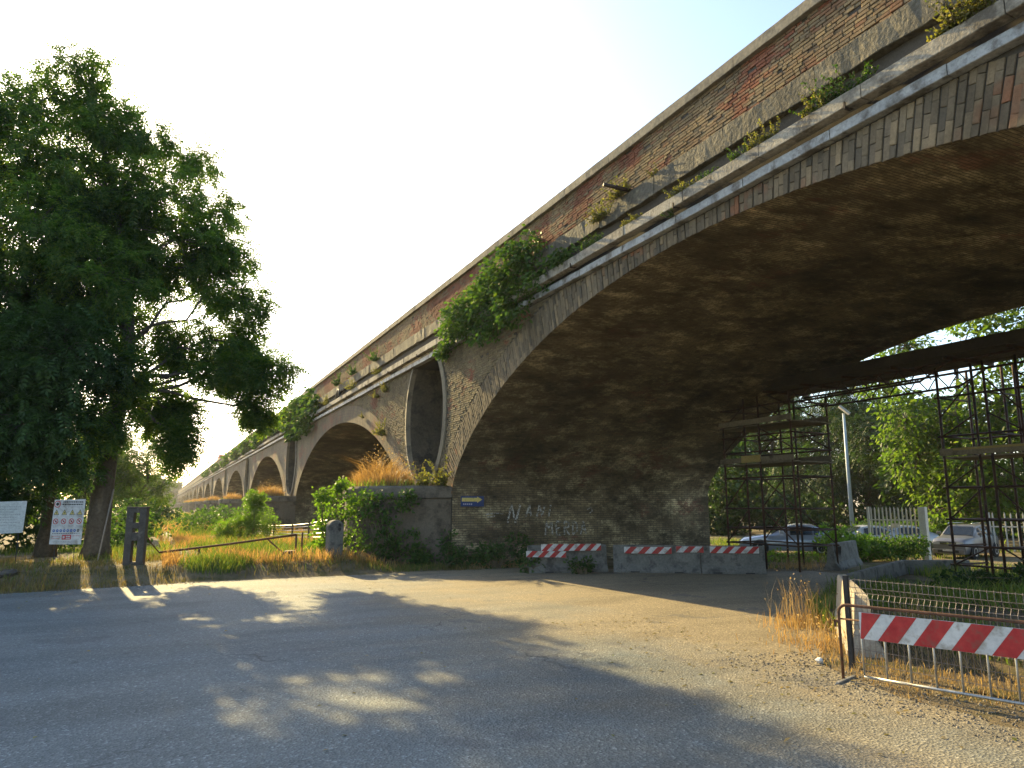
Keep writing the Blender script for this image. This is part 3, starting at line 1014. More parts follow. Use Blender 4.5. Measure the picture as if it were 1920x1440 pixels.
tree('locust_tree', 'tallest locust tree with pale trunk behind the warning sign', (-2.13, 33.1, 0.42),
     [(-2.13, 33.1, 0.42), (-2.15, 33.1, 0.95), (-2.13, 33.1, 2.5), (-2.05, 33.1, 4.6), (-1.8, 33.1, 7.0), (-1.68, 33.1, 9.2), (-1.97, 33.0, 11.9), (-2.6, 33.0, 15.2), (-3.6, 33.1, 18.5)],
     BOUGH_A + [(-2.5, 32.5, 15.6, 1.1, 0.9, 1.4), (-2.0, 32.3, 12.6, 0.9, 0.8, 1.2), (-3.3, 32.6, 18.0, 1.0, 0.9, 1.0), (-1.0, 33.6, 12.8, 1.3, 1.1, 1.1), (-2.0, 33.9, 14.4, 1.3, 1.1, 1.1), (-1.5, 31.9, 7.7, 0.6, 0.8, 1.1), (2.0, 32.3, 8.3, 1.3, 0.9, 0.7), (0.7, 33.7, 13.6, 1.1, 1.0, 1.0)], M_LOCUST, FROND, (0.40, 0.66), 3.3, 14, 0.21, 0.51)
tree('locust_tree', 'dark low-hanging tree at the left edge, shading the white notice', (-4.0, 34.4, 0.42),
     [(-4.0, 34.4, 0.42), (-3.97, 34.4, 1.7), (-4.1, 34.4, 3.8), (-4.75, 34.0, 7.0), (-5.7, 33.6, 10.3), (-7.0, 33.2, 13.2)],
     BOUGH_A2, M_DARKLEAF, FROND, (0.45, 0.75), 4.0, 13, 0.26, 0.35)

# trees further back on the left
tree('willow_tree', 'small pale green tree with a crooked dark stem beyond the slotted post', (-2.6, 63.5, 0),
     [(-2.6, 63.5, 0), (-2.5, 63.4, 1.2), (-1.9, 63, 2.8), (-1.0, 62.5, 4.2), (-1.2, 62.4, 5.6)],
     [(-1.2, 62.0, 5.6, 1.7, 1.7, 1.8), (-2.4, 63.0, 4.4, 1.5, 1.5, 1.6), (-0.1, 61.0, 3.8, 0.9, 1.0, 1.2), (-0.8, 63.0, 7.4, 1.0, 1.0, 1.1), (-3.5, 65.0, 6.1, 1.9, 2.1, 2.5), (-1.5, 62, 2.6, 1.0, 1.0, 0.8)],
     M_POPLAR, FROND_S, (0.30, 0.5), 3.5, 10, 0.25, 0.22)
def simple_tree(label, x, y, h, rw, mat, group, name='tree', dens=0.9, size=(0.35, 0.6), trunkh=0.3, tmpl=LEAF, k=10, nb=9, cat='tree'):
    bs = []
    for i in range(nb):
        t = (i + 0.5) / nb
        zz = h * (trunkh + (0.92 - trunkh) * t)
        rad = rw * math.sin(math.pi * (0.18 + 0.75 * t)) * 0.55
        a = i * 2.4 + random.random()
        bs.append((x + math.cos(a) * rad, y + math.sin(a) * rad, zz, rw * random.uniform(0.42, 0.6), rw * random.uniform(0.42, 0.6), h * random.uniform(0.12, 0.17)))
    return tree(name, label, (x, y, 0), [(x, y, 0), (x + 0.05, y, h * 0.15), (x - 0.1, y, h * 0.35), (x + 0.1, y, h * 0.6), (x, y, h * 0.8)], bs, mat, tmpl, size, dens, k, 0.45, h * 0.022, group, 0.2, cat, False)
GL = 'trees along the left bank'
simple_tree('broad dark tree just behind the two leaning trunks at left', -9.5, 50, 11, 4.5, M_DARKLEAF, GL, dens=0.7)
simple_tree('rounded tree far left behind the white notice', -14, 44, 11, 5.0, M_DARKLEAF, GL, dens=0.6)
simple_tree('mid green tree behind the crooked pale tree on the left bank', -6.0, 74, 10, 3.6, M_BUSH, GL, dens=0.7)
simple_tree('hazy tree on the left bank between the second and third pier', -7.5, 105, 10, 4.0, M_BUSH, GL, dens=0.5, size=(0.5, 0.8))
simple_tree('hazy tree on the left bank level with the fourth pier', -9, 150, 11, 5.0, M_BUSH, GL, dens=0.3, size=(0.7, 1.1))
simple_tree('hazy tree on the left bank near the sixth pier', -9, 225, 13, 6.0, M_BUSH, GL, dens=0.2, size=(0.9, 1.4))
simple_tree('far blue-grey tree at the end of the bridge, left of it', -6, 420, 17, 10, M_DARKLEAF, GL, dens=0.06, size=(1.5, 2.5))
simple_tree('farthest tree closing the view at the bridge vanishing point', 4, 600, 20, 14, M_DARKLEAF, GL, dens=0.03, size=(2.0, 3.5))

def shrub(name, label, boughs, mat, size, dens, k=9, spread=0.14, tmpl=LEAF, group=None, cat='shrub', base=None, stems=True, droop=0.1, shell=0.5):
    x, y = boughs[0][0], boughs[0][1]
    base = base or (x, y, 0)
    root = empty(name, base)
    tag(root, label, cat, group)
    P, D, C, BI = clumps(boughs, dens, k, spread, shell)
    P[:, 2] = np.maximum(P[:, 2], base[2] + 0.02) if base[2] < 2.0 else P[:, 2]
    o = foliage('foliage', mat, root, P, D, size, tmpl, droop, 0.5)
    o.location = -Vector(base)
    if stems:
        mb = MB()
        for c in C[:: max(1, len(C) // 24)]:
            b = Vector(base) + Vector((random.uniform(-.2, .2), random.uniform(-.2, .2), 0))
            mb.tube([b, (b + Vector(c)) / 2 + Vector((random.uniform(-.15, .15), random.uniform(-.15, .15), 0.1)), Vector(c)], [0.022, 0.015, 0.006], 4, False)
        s = mb.build('stem', M_STEM, root, fix=False); s['kind'] = 'stuff'
        s.location = -Vector(base)
    return root

# undergrowth behind the trunks
shrub('undergrowth_bush', 'dark undergrowth between the two trunks behind the warning sign', [(-4.0, 41, 1.1, 2.2, 1.2, 1.3), (-6.6, 40, 1.4, 2.4, 1.4, 1.6), (-2.6, 42, 0.9, 1.4, 1.0, 1.0), (-5.5, 39.5, 2.2, 2.2, 1.2, 1.4)], M_DARKLEAF, (0.2, 0.34), 6, 8, 0.2)
shrub('undergrowth_bush', 'dark undergrowth at the left edge behind the white notice', [(-9.5, 38, 1.6, 3.0, 1.6, 1.9), (-13, 36, 1.6, 3, 1.6, 2.0)], M_DARKLEAF, (0.2, 0.34), 4, 8, 0.2)
shrub('hedge_bush', 'sunlit green bush between the pale trunk and the slotted post', [(-1.6, 47, 1.2, 1.3, 1.0, 1.4), (-1.2, 52, 1.4, 1.6, 1.2, 1.6)], M_BUSH, (0.18, 0.3), 8, 8, 0.2)
shrub('riverside_bush', 'round dark bush far off where the grass meets the trees', [(0.4, 100, 1.4, 2.4, 2.4, 1.6), (-2, 104, 1.6, 2.6, 2.6, 1.8)], M_DARKLEAF, (0.35, 0.6), 2.0, 8, 0.3)
shrub('riverside_bush', 'pale weedy bush at the foot of the third pier', [(5.5, 88, 1.0, 2.4, 2.4, 1.3), (7.0, 80, 0.9, 1.5, 2, 1.1)], M_BUSH, (0.3, 0.5), 2.4, 8, 0.3)
shrub('riverside_bush', 'greenish weeds in the meadow left of the yellow-green sapling', [(2.9, 66, 0.8, 1.6, 2.4, 0.9), (3.9, 74, 1.0, 1.6, 2.4, 1.1)], M_BUSH, (0.22, 0.4), 3.5, 8, 0.25)
shrub('sapling', 'bright yellow-green sapling standing behind the rusty bar', [(5.3, 48, 2.0, 0.55, 0.6, 0.95), (4.7, 48.2, 1.1, 0.9, 0.8, 0.7), (5.9, 47.8, 1.2, 0.7, 0.7, 0.7), (3.9, 48.3, 0.9, 0.5, 0.5, 0.45), (5.4, 48, 2.8, 0.22, 0.22, 0.3)], M_BRIGHT, (0.3, 0.48), 16, 6, 0.14, FROND_S, None, 'sapling', (5.2, 48, 0))
shrub('pier_bush', 'big leafy bush covering the first pier beside the rounded post', [(6.7, 31.7, 2.2, 0.55, 0.7, 0.9), (6.5, 31.4, 0.9, 0.7, 0.8, 0.9), (7.4, 30.7, 2.6, 0.5, 0.5, 0.8), (7.3, 30.8, 1.3, 0.6, 0.6, 0.9), (6.3, 31.5, 2.9, 0.25, 0.3, 0.4), (7.0, 31.2, 3.3, 0.2, 0.2, 0.35)], M_BRIGHT, (0.10, 0.2), 34, 8, 0.12, LEAF)
shrub('wall_vine', 'dark vine climbing the rounded front of the first pier', [(8.6, 29.5, 1.9, 0.7, 0.45, 1.2), (8.3, 29.4, 0.6, 1.0, 0.6, 0.7), (9.6, 28.8, 0.8, 0.6, 0.4, 0.8), (9.2, 28.9, 2.7, 0.5, 0.35, 0.5), (7.9, 29.9, 2.6, 0.4, 0.4, 0.7), (9.9, 28.6, 0.3, 0.5, 0.3, 0.3)], M_IVY, (0.10, 0.19), 36, 8, 0.12, LEAF)
shrub('wall_bush', 'small dark shrub at the brick corner below the blue arrow sign', [(10.6, 27.6, 0.7, 0.25, 0.3, 0.7), (10.9, 27.3, 0.4, 0.4, 0.4, 0.4)], M_DARKLEAF, (0.12, 0.2), 60, 8, 0.1)
shrub('wall_bush', 'low dark shrub under the vault left of the striped boards', [(12.3, 26.6, 0.55, 0.7, 0.6, 0.6), (13.1, 26.4, 0.7, 0.6, 0.5, 0.7), (11.8, 26.9, 0.4, 0.5, 0.4, 0.4)], M_DARKLEAF, (0.12, 0.2), 40, 8, 0.12)
shrub('wall_bush', 'small weed growing against the left concrete barrier', [(14.1, 23.0, 0.28, 0.5, 0.28, 0.3)], M_DARKLEAF, (0.10, 0.16), 120, 8, 0.08)
shrub('wall_bush', 'weed patch at the left end of the first barrier', [(12.6, 24.2, 0.3, 0.5, 0.35, 0.35)], M_DARKLEAF, (0.10, 0.16), 80, 8, 0.08)

# ivy hanging over the parapet
def ivy(label, boughs, size, n_per_m3, mat=M_IVY, base=None):
    x, y, z = boughs[0][:3]
    root = empty('ivy', base or (11.2, y, 9.6))
    tag(root, label, 'ivy')
    P, D, C, BI = clumps(boughs, n_per_m3, 10, 0.13, 0.6)
    D[:, 0] -= 0.9
    o = foliage('foliage', mat, root, P, D, size, LEAF, 0.75, 0.15)
    o.location = -Vector(root.location)
    mb = MB()
    for c in C[::6]:
        mb.tube([(11.15, c[1] + 0.3, 10.6), ((11.1 + c[0]) / 2, c[1] + .1, (10.6 + c[2]) / 2), tuple(c)], [0.03, 0.02, 0.008], 4, False)
    s = mb.build('vine', M_STEM, root, fix=False); s['kind'] = 'stuff'
    s.location = -Vector(root.location)
ivy('large green ivy mass hanging from the parapet over the first haunch',
    [(10.85, 24.6, 10.4, 0.55, 2.6, 1.0), (10.75, 22.6, 10.9, 0.6, 1.8, 1.0), (10.8, 20.9, 11.2, 0.45, 1.0, 0.75), (10.75, 26.8, 10.2, 0.55, 1.8, 0.9), (10.9, 28.4, 9.9, 0.4, 1.2, 0.5),
     (10.85, 22.2, 9.6, 0.45, 1.5, 0.8), (10.9, 24.6, 9.2, 0.4, 1.6, 0.55), (10.9, 20.2, 10.1, 0.35, 0.9, 0.6), (10.95, 29.4, 9.4, 0.2, 0.5, 0.4), (10.95, 18.7, 10.3, 0.2, 0.8, 0.25)], (0.10, 0.20), 40)
ivy('darker ivy curtain over the second pier, further along the bridge',
    [(10.8, 61, 10.8, 0.7, 3.0, 1.5), (10.8, 66, 10.7, 0.7, 4.0, 1.7), (10.8, 72, 10.9, 0.7, 4.0, 1.4), (10.8, 79, 11.2, 0.6, 5.0, 1.0), (10.8, 86, 11.2, 0.5, 4.0, 0.8), (10.9, 64, 9.3, 0.4, 3.5, 0.8), (10.9, 70, 9.3, 0.35, 3, 0.8)], (0.25, 0.42), 5)
ivy('thin ragged ivy on the parapet above the third and fourth arches',
    [(10.8, 98, 11.0, 0.5, 5.0, 0.8), (10.8, 112, 11.2, 0.5, 5.0, 0.8), (10.8, 128, 11.0, 0.5, 6.0, 0.8), (10.8, 150, 11.0, 0.5, 8, 0.9), (10.8, 176, 11.0, 0.5, 9, 0.8), (10.8, 215, 11.0, 0.5, 16, 0.8)], (0.4, 0.7), 1.4)

# tufts rooted in the ledge and wall joints of the bridge
def tuft(label, x, y, z, r, h, mat, n=60, kind='leaf', out=0.6, group='weeds rooted in the bridge face', name='wall_weed', cat='weed'):
    root = empty(name, (x, y, z))
    tag(root, label, cat, group)
    if kind == 'grass':
        P = np.stack([rng.normal(size=n) * r * 0.35, rng.normal(size=n) * r * 0.6, np.zeros(n)], 1)
        V, F = blades(P, h * (0.5 + 0.5 * rng.random(n)), np.full(n, 0.022), 0.9)
        link('blades', amesh('blades', V, F), mat, root)
    else:
        ns = max(7, n // 22)
        P, D = [], []
        mb = MB()
        for i in range(ns):
            d = Vector((-abs(random.gauss(0, out)), random.gauss(0, 0.8), random.uniform(0.1, 1.4))).normalized()
            b = Vector((0, random.uniform(-r, r) * 0.7, 0))
            L = h * random.choice((0.35, 0.5, 0.7, 0.9, 1.25)) * random.uniform(0.8, 1.15)
            mb.tube([b, b + d * L * 0.5, b + d * L], [0.012, 0.009, 0.004], 4, False)
            m = max(3, n // ns)
            for j in range(m):
                t = 0.15 + 0.85 * (j + random.random()) / m
                P.append(tuple(b + d * L * t))
                q = unit(1)[0]
                D.append(q * 0.9 + np.array(d) * 0.5)
        mb.build('stem', M_STEM, root, fix=False)['kind'] = 'stuff'
        foliage('foliage', mat, root, np.array(P), np.array(D), (h * 0.06 + 0.02, h * 0.10 + 0.025), LEAF, 0.1, 0.4)
    return root
T = [('yellow-green weed on the gutter ledge at the top right corner', 10.95, 5.9, 10.05, 0.5, 0.62, M_YELLOW, 190),
     ('mixed green weed on the ledge, second from the top right corner', 10.98, 8.3, 10.05, 0.75, 0.5, M_IVY, 160),
     ('yellow-green spray beside the second weed on the ledge', 10.98, 8.9, 10.05, 0.4, 0.45, M_YELLOW, 70),
     ('golden clump on the gutter ledge, third from the right', 10.96, 10.2, 10.05, 0.55, 0.36, M_YELLOW, 130),
     ('small green clump just left of the golden one on the ledge', 10.98, 11.0, 10.05, 0.4, 0.28, M_IVY, 70),
     ('low dark green clump under the concrete slab mid ledge', 11.0, 12.0, 10.05, 0.4, 0.22, M_IVY, 60),
     ('leafy green clump on the ledge right of the drain pipe', 10.97, 12.9, 10.05, 0.65, 0.34, M_YELLOW, 120),
     ('green fringe on the ledge below the drain pipe', 10.97, 15.0, 10.05, 0.7, 0.3, M_YELLOW, 110),
     ('straggling green weed on the ledge beside the ivy mass', 10.95, 17.0, 10.05, 0.9, 0.36, M_IVY, 140),
     ('little sprig growing between gutter and cornice', 11.0, 13.4, 9.62, 0.18, 0.22, M_IVY, 36),
     ('pale bushy weed above the drain pipe', 11.08, 15.6, 11.12, 0.4, 0.5, M_YELLOW, 130),
     ('pale bushy weed below the drain pipe', 11.06, 16.6, 10.8, 0.5, 0.5, M_YELLOW, 150),
     ('thin weed in the brickwork right of the drain pipe', 11.15, 14.2, 11.12, 0.25, 0.2, M_YELLOW, 40),
     ('green weed on the parapet brickwork above the second arch', 11.1, 41.3, 11.1, 0.6, 0.8, M_BUSH, 110),
     ('weed left of it on the parapet, above the coiled hose', 11.1, 47.0, 11.2, 0.7, 0.8, M_BUSH, 110),
     ('yellow weed on the ledge right of the coiled hose', 10.95, 46.3, 10.05, 0.7, 0.7, M_YELLOW, 100),
     ('yellow weed on the ledge left of the coiled hose', 10.95, 54.5, 10.05, 0.8, 0.7, M_YELLOW, 90),
     ('green fern-like weed above the coiled hose', 11.05, 51.5, 11.15, 0.8, 0.9, M_BUSH, 110),
     ('yellow clump on the ledge above the oval niche, left of it', 10.95, 40.2, 10.05, 0.7, 0.5, M_YELLOW, 90),
     ('golden weed below the cornice left of the oval niche', 11.15, 39.3, 8.9, 0.5, 0.55, M_YELLOW, 90),
     ('second golden weed below the cornice, nearer the arch crown', 11.15, 41.2, 8.8, 0.5, 0.5, M_YELLOW, 80),
     ('golden weed in the ring of the second arch', 11.15, 39.5, 6.4, 0.5, 0.9, M_YELLOW, 120),
     ('small golden weed over the crown of the second arch', 11.15, 44.2, 7.9, 0.4, 0.4, M_YELLOW, 50),
     ('yellow-flowered weed at the foot of the oval ring', 10.7, 30.6, 3.3, 0.35, 0.95, M_YELLOW, 110),
     ('yellow-green weed on the pier cap corner beside the vault', 10.95, 29.3, 3.3, 0.3, 1.1, M_YELLOW, 120)]
for t in T: tuft(*t[:7], t[7] * 6)

# dry grass standing on the pier caps
ORD = ['first', 'second', 'third', 'fourth', 'fifth', 'sixth', 'seventh', 'eighth']
for k in range(1, 9):
    y = PIERS[k]
    n = 3400 if k == 1 else (1500 if k == 2 else 600)
    hmax = 2.3 if k == 1 else 2.0
    root = empty('dry_grass_tuft', (9.4, y, 3.28))
    tag(root, 'orange dry grass standing on the %s pier cap from the road' % ORD[k - 1], 'dry grass', 'dry grass on the pier caps')
    t = rng.random(n) * 2 * np.pi; rr = np.sqrt(rng.random(n))
    P = np.stack([rr * np.cos(t) * 1.25, rr * np.sin(t) * 2.7 + (0.7 if k == 1 else 0), np.zeros(n)], 1)
    H = hmax * (1 - 0.6 * rr ** 1.5) * (0.35 + 0.65 * rng.random(n)) * (0.45 + 0.85 * noise2(P[:, 0], P[:, 1], 2.2, k * 1.7))
    V, F = blades(P, H, np.full(n, 0.022 if k == 1 else 0.05), 1.0)
    link('blades', amesh('blades', V, F), M_DRY, root)
    m = n // 6
    t = rng.random(m) * 2 * np.pi; rr = np.sqrt(rng.random(m))
    P = np.stack([rr * np.cos(t) * 1.5 - 0.2, rr * np.sin(t) * 2.9, np.zeros(m)], 1)
    V, F = blades(P, 0.5 * (0.5 + 0.5 * rng.random(m)), np.full(m, 0.03 if k == 1 else 0.05), 0.7)
    link('green_blades', amesh('green_blades', V, F), M_GRASS, root)
    if k < 3:
        m = 260
        t = rng.random(m) * 2 * np.pi; rr = np.sqrt(rng.random(m)) * 0.9
        P = np.stack([rr * np.cos(t) * 1.2, rr * np.sin(t) * 2.4 + 0.6, hmax * (0.55 + 0.55 * rng.random(m)) * (1 - 0.5 * rr)], 1)
        foliage('seed_heads', M_STRAW, root, P, unit(m), (0.05, 0.10), LEAFQ, 0.2, 0.3)['kind'] = 'stuff'

# ------------------------------------------------------------------ grass (stuff)
def in_poly(px, py, poly):
    inside = np.zeros(len(px), bool)
    n = len(poly)
    for i in range(n):
        x1, y1 = poly[i]; x2, y2 = poly[(i + 1) % n]
        c = ((y1 > py) != (y2 > py)) & (px < (x2 - x1) * (py - y1) / (y2 - y1 + 1e-12) + x1)
        inside ^= c
    return inside
def grass(name, label, mat, n, xr, yr, hr, wd, keep, lean=0.5, clump=0.0, cat='grass'):
    x = xr[0] + (xr[1] - xr[0]) * rng.random(n)
    y = yr[0] + (yr[1] - yr[0]) * rng.random(n)
    if clump:
        nc = n // 14
        cx = xr[0] + (xr[1] - xr[0]) * rng.random(nc); cy_ = yr[0] + (yr[1] - yr[0]) * rng.random(nc)
        i = rng.integers(0, nc, n)
        x = cx[i] + rng.normal(size=n) * clump; y = cy_[i] + rng.normal(size=n) * clump
    k = keep(x, y) & ~in_poly(x, y, road)
    x, y = x[k], y[k]
    m = len(x)
    H = (hr[0] + (hr[1] - hr[0]) * rng.random(m) ** 1.5) * (0.6 + 0.8 * noise2(x, y, 0.9, 2.0))
    V, F = blades(np.stack([x, y, gha(x, y)], 1), H, np.full(m, wd) * (0.7 + 0.6 * rng.random(m)), lean)
    o = link(name, amesh(name, V, F), mat)
    tag(o, label, cat, kind='stuff')
    return o
off_path = lambda x, y: (~in_poly(x, y, tr)) | (rng.random(len(x)) < 0.12)
clear_pier = lambda x, y: ~((x > 7.4) & (np.abs(y - 32.6) < 3.6))
dryf = lambda x, y: noise2(x, y, 0.33, 0.7) + 0.22 * (rng.random(len(x)) - 0.5)
grass('dry_verge_grass', 'short dry tan grass along the back edge of the road', M_VERGE, 34000, (-14, 11.2), (24.2, 33), (0.06, 0.34), 0.018, lambda x, y: off_path(x, y) & (noise2(x, y, 0.8, 4.0) + 0.3 * rng.random(len(x)) > 0.48), 0.8, 0.22)
grass('green_verge_grass', 'short green grass on the verge under the trees', M_GRASS, 24000, (-14, 11.2), (26.0, 40), (0.10, 0.42), 0.02, lambda x, y: off_path(x, y) & clear_pier(x, y) & (dryf(x, y) < 0.52), 0.5, 0.25)
grass('dry_meadow_grass', 'orange dry meadow grass behind the rusty bar', M_DRY, 60000, (-2, 11.2), (27.5, 62), (0.22, 0.65), 0.026, lambda x, y: off_path(x, y) & clear_pier(x, y) & (x > 0.2) & (dryf(x, y) > 0.40), 0.6)
grass('green_meadow_grass', 'taller green grass in the meadow behind the rusty bar', M_GRASS, 34000, (-2, 11.2), (30, 66), (0.25, 0.75), 0.03, lambda x, y: off_path(x, y) & clear_pier(x, y) & (x > 0.2) & (dryf(x, y) < 0.50), 0.6, 0.3)
grass('far_meadow_grass', 'far dry and green meadow running along the bridge', M_DRY, 26000, (-6, 11), (60, 190), (0.4, 1.0), 0.09, lambda x, y: off_path(x, y) & (dryf(x, y) > 0.36), 0.6)
grass('far_green_weeds', 'far green weeds along the foot of the piers', M_GRASS, 22000, (-6, 11), (60, 190), (0.5, 1.2), 0.10, lambda x, y: off_path(x, y) & (dryf(x, y) < 0.55), 0.6, 0.6)
grass('bar_foot_grass', 'thick green grass clump at the foot of the rusty bar', M_GRASS, 5200, (0.7, 3.3), (26.6, 29.3), (0.18, 0.5), 0.018, lambda x, y: ((x - 2.0) / 1.35) ** 2 + ((y - 27.9) / 1.3) ** 2 < 0.25 + 0.75 * rng.random(len(x)), 0.6)
grass('right_weeds', 'dark green weeds behind the low wall and mesh fence', M_GRASS, 30000, (11, 30), (3, 18), (0.15, 0.55), 0.026, lambda x, y: (y < x * 0.62 + 4.2) & (noise2(x, y, 0.7, 9) > 0.35) & (x > 12.2), 0.6, 0.3)
grass('right_dry_grass', 'dry straw grass round the striped barrier', M_STRAW, 12000, (8.6, 14), (3, 12.5), (0.05, 0.22), 0.012, lambda x, y: noise2(x, y, 1.3, 5) > 0.42, 0.9)
grass('under_bridge_grass', 'sunlit grass and weeds beyond the scaffolding', M_GRASS, 20000, (20, 44), (17, 40), (0.12, 0.45), 0.03, lambda x, y: (y > 21.5) & (noise2(x, y, 0.6, 3) > 0.4), 0.6, 0.3)
grass('wall_foot_grass', 'dry grass along the foot of the brick wall under the vault', M_STRAW, 5000, (9.5, 15.5), (25.2, 28.6), (0.08, 0.3), 0.018, lambda x, y: noise2(x, y, 1.0, 1) > 0.35, 0.6)

# gravel crumbs at the ragged road edges
n = 5200
i = rng.integers(0, len(road), n)
rp = np.array(road)[i]
k = (rp[:, 0] > -13) & (rp[:, 1] > 1) & (rp[:, 1] < 28)
rp = rp[k]; n = len(rp)
rp = rp + rng.normal(size=(n, 2)) * 0.30
ext = np.stack([8.2 + 2.0 * rng.random(2600), 4.0 + 5.5 * rng.random(2600)], 1)
rp = np.concatenate([rp, ext]); n = len(rp)
TV = np.array([(-1, -1, -.2), (1, -1, -.2), (1, 1, -.2), (-1, 1, -.2), (-.5, -.6, .8), (.6, -.4, .7), (.4, .6, .9), (-.6, .5, .6)]) * 0.5
TF = np.array([(4, 5, 6, 7), (0, 1, 5, 4), (1, 2, 6, 5), (2, 3, 7, 6), (3, 0, 4, 7)])
V, F = scatter(TV, TF, np.stack([rp[:, 0], rp[:, 1], np.full(n, 0.008)], 1), np.stack([rng.normal(size=n), rng.normal(size=n), np.zeros(n)], 1), np.tile([0, 0, 1.0], (n, 1)), 0.008 + 0.026 * rng.random(n) ** 3)
tag(link('gravel', amesh('gravel', V, F), M_GRAVEL), 'grey gravel crumbs scattered along the ragged road edge', 'gravel', kind='stuff')

# fallen leaves and bits on the road
n = 900
lx = np.concatenate([-12 + 20 * rng.random(n), 6 + 4 * rng.random(n // 2)]); ly = np.concatenate([6 + 20 * rng.random(n), 5 + 9 * rng.random(n // 2)])
k = (rng.random(len(lx)) < np.clip(0.15 + np.maximum(0, (ly - 20) / 6) + np.maximum(0, (lx - 6.5) / 3), 0, 1)) & in_poly(lx, ly, road)
lx, ly = lx[k], ly[k]; n = len(lx)
V, F = scatter(LEAFQ[0], LEAFQ[1], np.stack([lx, ly, np.full(n, 0.018)], 1), np.stack([rng.normal(size=n), rng.normal(size=n), rng.normal(size=n) * 0.15], 1), np.array([0, 0, 1.0]) + 0.3 * unit(n), 0.04 + 0.06 * rng.random(n))
tag(link('fallen_leaves', amesh('fallen_leaves', V, F), M_VERGE), 'scattered fallen leaves and bits on the asphalt', 'leaves', kind='stuff')

# tall dry stalks at the end of the near concrete barrier
def stalks(label, x, y, rx, ry, n, h, seeds=True, name='dry_weed', mat=M_STRAW):
    root = empty(name, (x, y, 0))
    tag(root, label, 'dry weed')
    P = np.stack([rng.normal(size=n) * rx, rng.normal(size=n) * ry, np.zeros(n)], 1)
    H = h * (0.45 + 0.55 * rng.random(n))
    V, F = blades(P, H, np.full(n, 0.010), 0.45)
    link('stalks', amesh('stalks', V, F), mat, root)['kind'] = 'stuff'
    if seeds:
        m = n // 2
        j = rng.integers(0, n, m)
        Q = P[j] + np.stack([rng.normal(size=m) * 0.12, rng.normal(size=m) * 0.12, H[j] * (0.75 + 0.25 * rng.random(m))], 1)
        foliage('seed_heads', mat, root, Q, unit(m), (0.03, 0.07), LEAFQ, 0.4, 0.3)['kind'] = 'stuff'
    m = n * 3
    P = np.stack([rng.normal(size=m) * rx * 1.3, rng.normal(size=m) * ry * 1.3, np.zeros(m)], 1)
    V, F = blades(P, 0.32 * h * (0.4 + 0.6 * rng.random(m)), np.full(m, 0.014), 0.8)
    link('leaves', amesh('leaves', V, F), M_DRY if mat is M_STRAW else M_GRASS, root)
stalks('tall dry weed stalks at the far end of the near barrier', 12.3, 11.2, 0.30, 0.26, 110, 1.2)
stalks('orange dry weeds along the road side of the near barrier', 10.9, 9.6, 0.34, 0.40, 120, 0.6)
stalks('bare pale twigs rising behind the mesh fence', 15.2, 10.8, 0.2, 0.2, 26, 1.1, False)

# ------------------------------------------------------------------ trees, hedges beyond the bridge (right)
tree('poplar_tree', 'bright sunlit poplar with yellow-green leaves behind the right scaffold', (46, 28.6, 0),
     [(46, 28.6, 0), (46, 28.6, 2), (45.8, 28.4, 5), (45.4, 28, 8), (45.2, 27.6, 11)],
     [(44.0, 25.4, 14.0, 2.8, 2.1, 1.4), (46.0, 31.4, 13.4, 2.7, 2.1, 1.5), (44.0, 31.8, 10.7, 1.9, 1.9, 1.9), (43.0, 29.8, 7.8, 2.1, 2.1, 2.1), (44.0, 30.0, 5.5, 2.2, 2.2, 2.2), (46.0, 28.6, 7.5, 2.6, 2.8, 2.9), (44.0, 25.8, 4.6, 2.8, 2.8, 2.8), (43.0, 27.0, 2.4, 2.2, 2.0, 1.5), (45.0, 25.0, 8.4, 2.8, 2.6, 2.5), (46.0, 26.0, 2.6, 2.3, 2.1, 1.8), (44.0, 23.5, 11.9, 2.4, 2.1, 1.7), (44.0, 29.4, 3.1, 1.3, 1.3, 1.4), (44, 21.5, 7, 2.5, 2.5, 3), (44.5, 22, 15, 2.5, 2.5, 2)],
     M_POPLAR, LEAF, (0.26, 0.42), 2.2, 10, 0.30, 0.42)
GR = 'trees beyond the bridge'
tree('park_tree', 'deep green tree with a forked trunk behind the lamp post', (56, 43, 0),
     [(56, 43, 0), (56, 43, 2), (55.8, 43, 4.5), (56, 43.5, 8), (56.3, 44, 11)],
     [(56.0, 42.9, 9.9, 3.4, 2.6, 1.9), (58.0, 46.4, 7.3, 3.0, 3.0, 3.0), (54.0, 39.5, 7.6, 2.7, 2.7, 2.7), (56.0, 43.5, 4.7, 3.4, 3.1, 2.4), (58.0, 40.8, 4.7, 2.4, 2.6, 2.5), (54.0, 45.2, 4.3, 2.4, 2.4, 2.0), (59.0, 48.8, 10.6, 2.6, 2.3, 2.1), (56.0, 44.8, 12.5, 2.6, 2.5, 2.0)],
     M_DEEP, FROND_S, (0.5, 0.8), 1.3, 10, 0.4, 0.45, GR)
tree('park_tree', 'dark green tree seen through the left scaffold tower', (58, 57, 0),
     [(58, 57, 0), (58, 57, 2), (58, 56.5, 5), (58.4, 56, 9), (58.5, 55, 12)],
     [(58.0, 59.4, 9.3, 3.4, 3.1, 2.8), (60.0, 56.4, 12.1, 3.4, 3.1, 2.8), (58.0, 50.5, 10.2, 2.6, 2.9, 3.1), (58.0, 58.1, 5.2, 3.9, 3.3, 2.8), (55.0, 49.6, 5.4, 3.0, 3.0, 3.0), (58.0, 61.5, 3.3, 2.9, 2.6, 2.3), (60.0, 58.0, 2.7, 4.0, 3.1, 2.3), (58.0, 50.6, 2.6, 2.6, 2.3, 2.1), (58.0, 53.6, 15.0, 3.2, 2.7, 2.2), (55.0, 58.0, 6.2, 2.2, 2.2, 2.2)],
     M_DARKLEAF, FROND_S, (0.5, 0.85), 1.1, 10, 0.4, 0.4, GR)
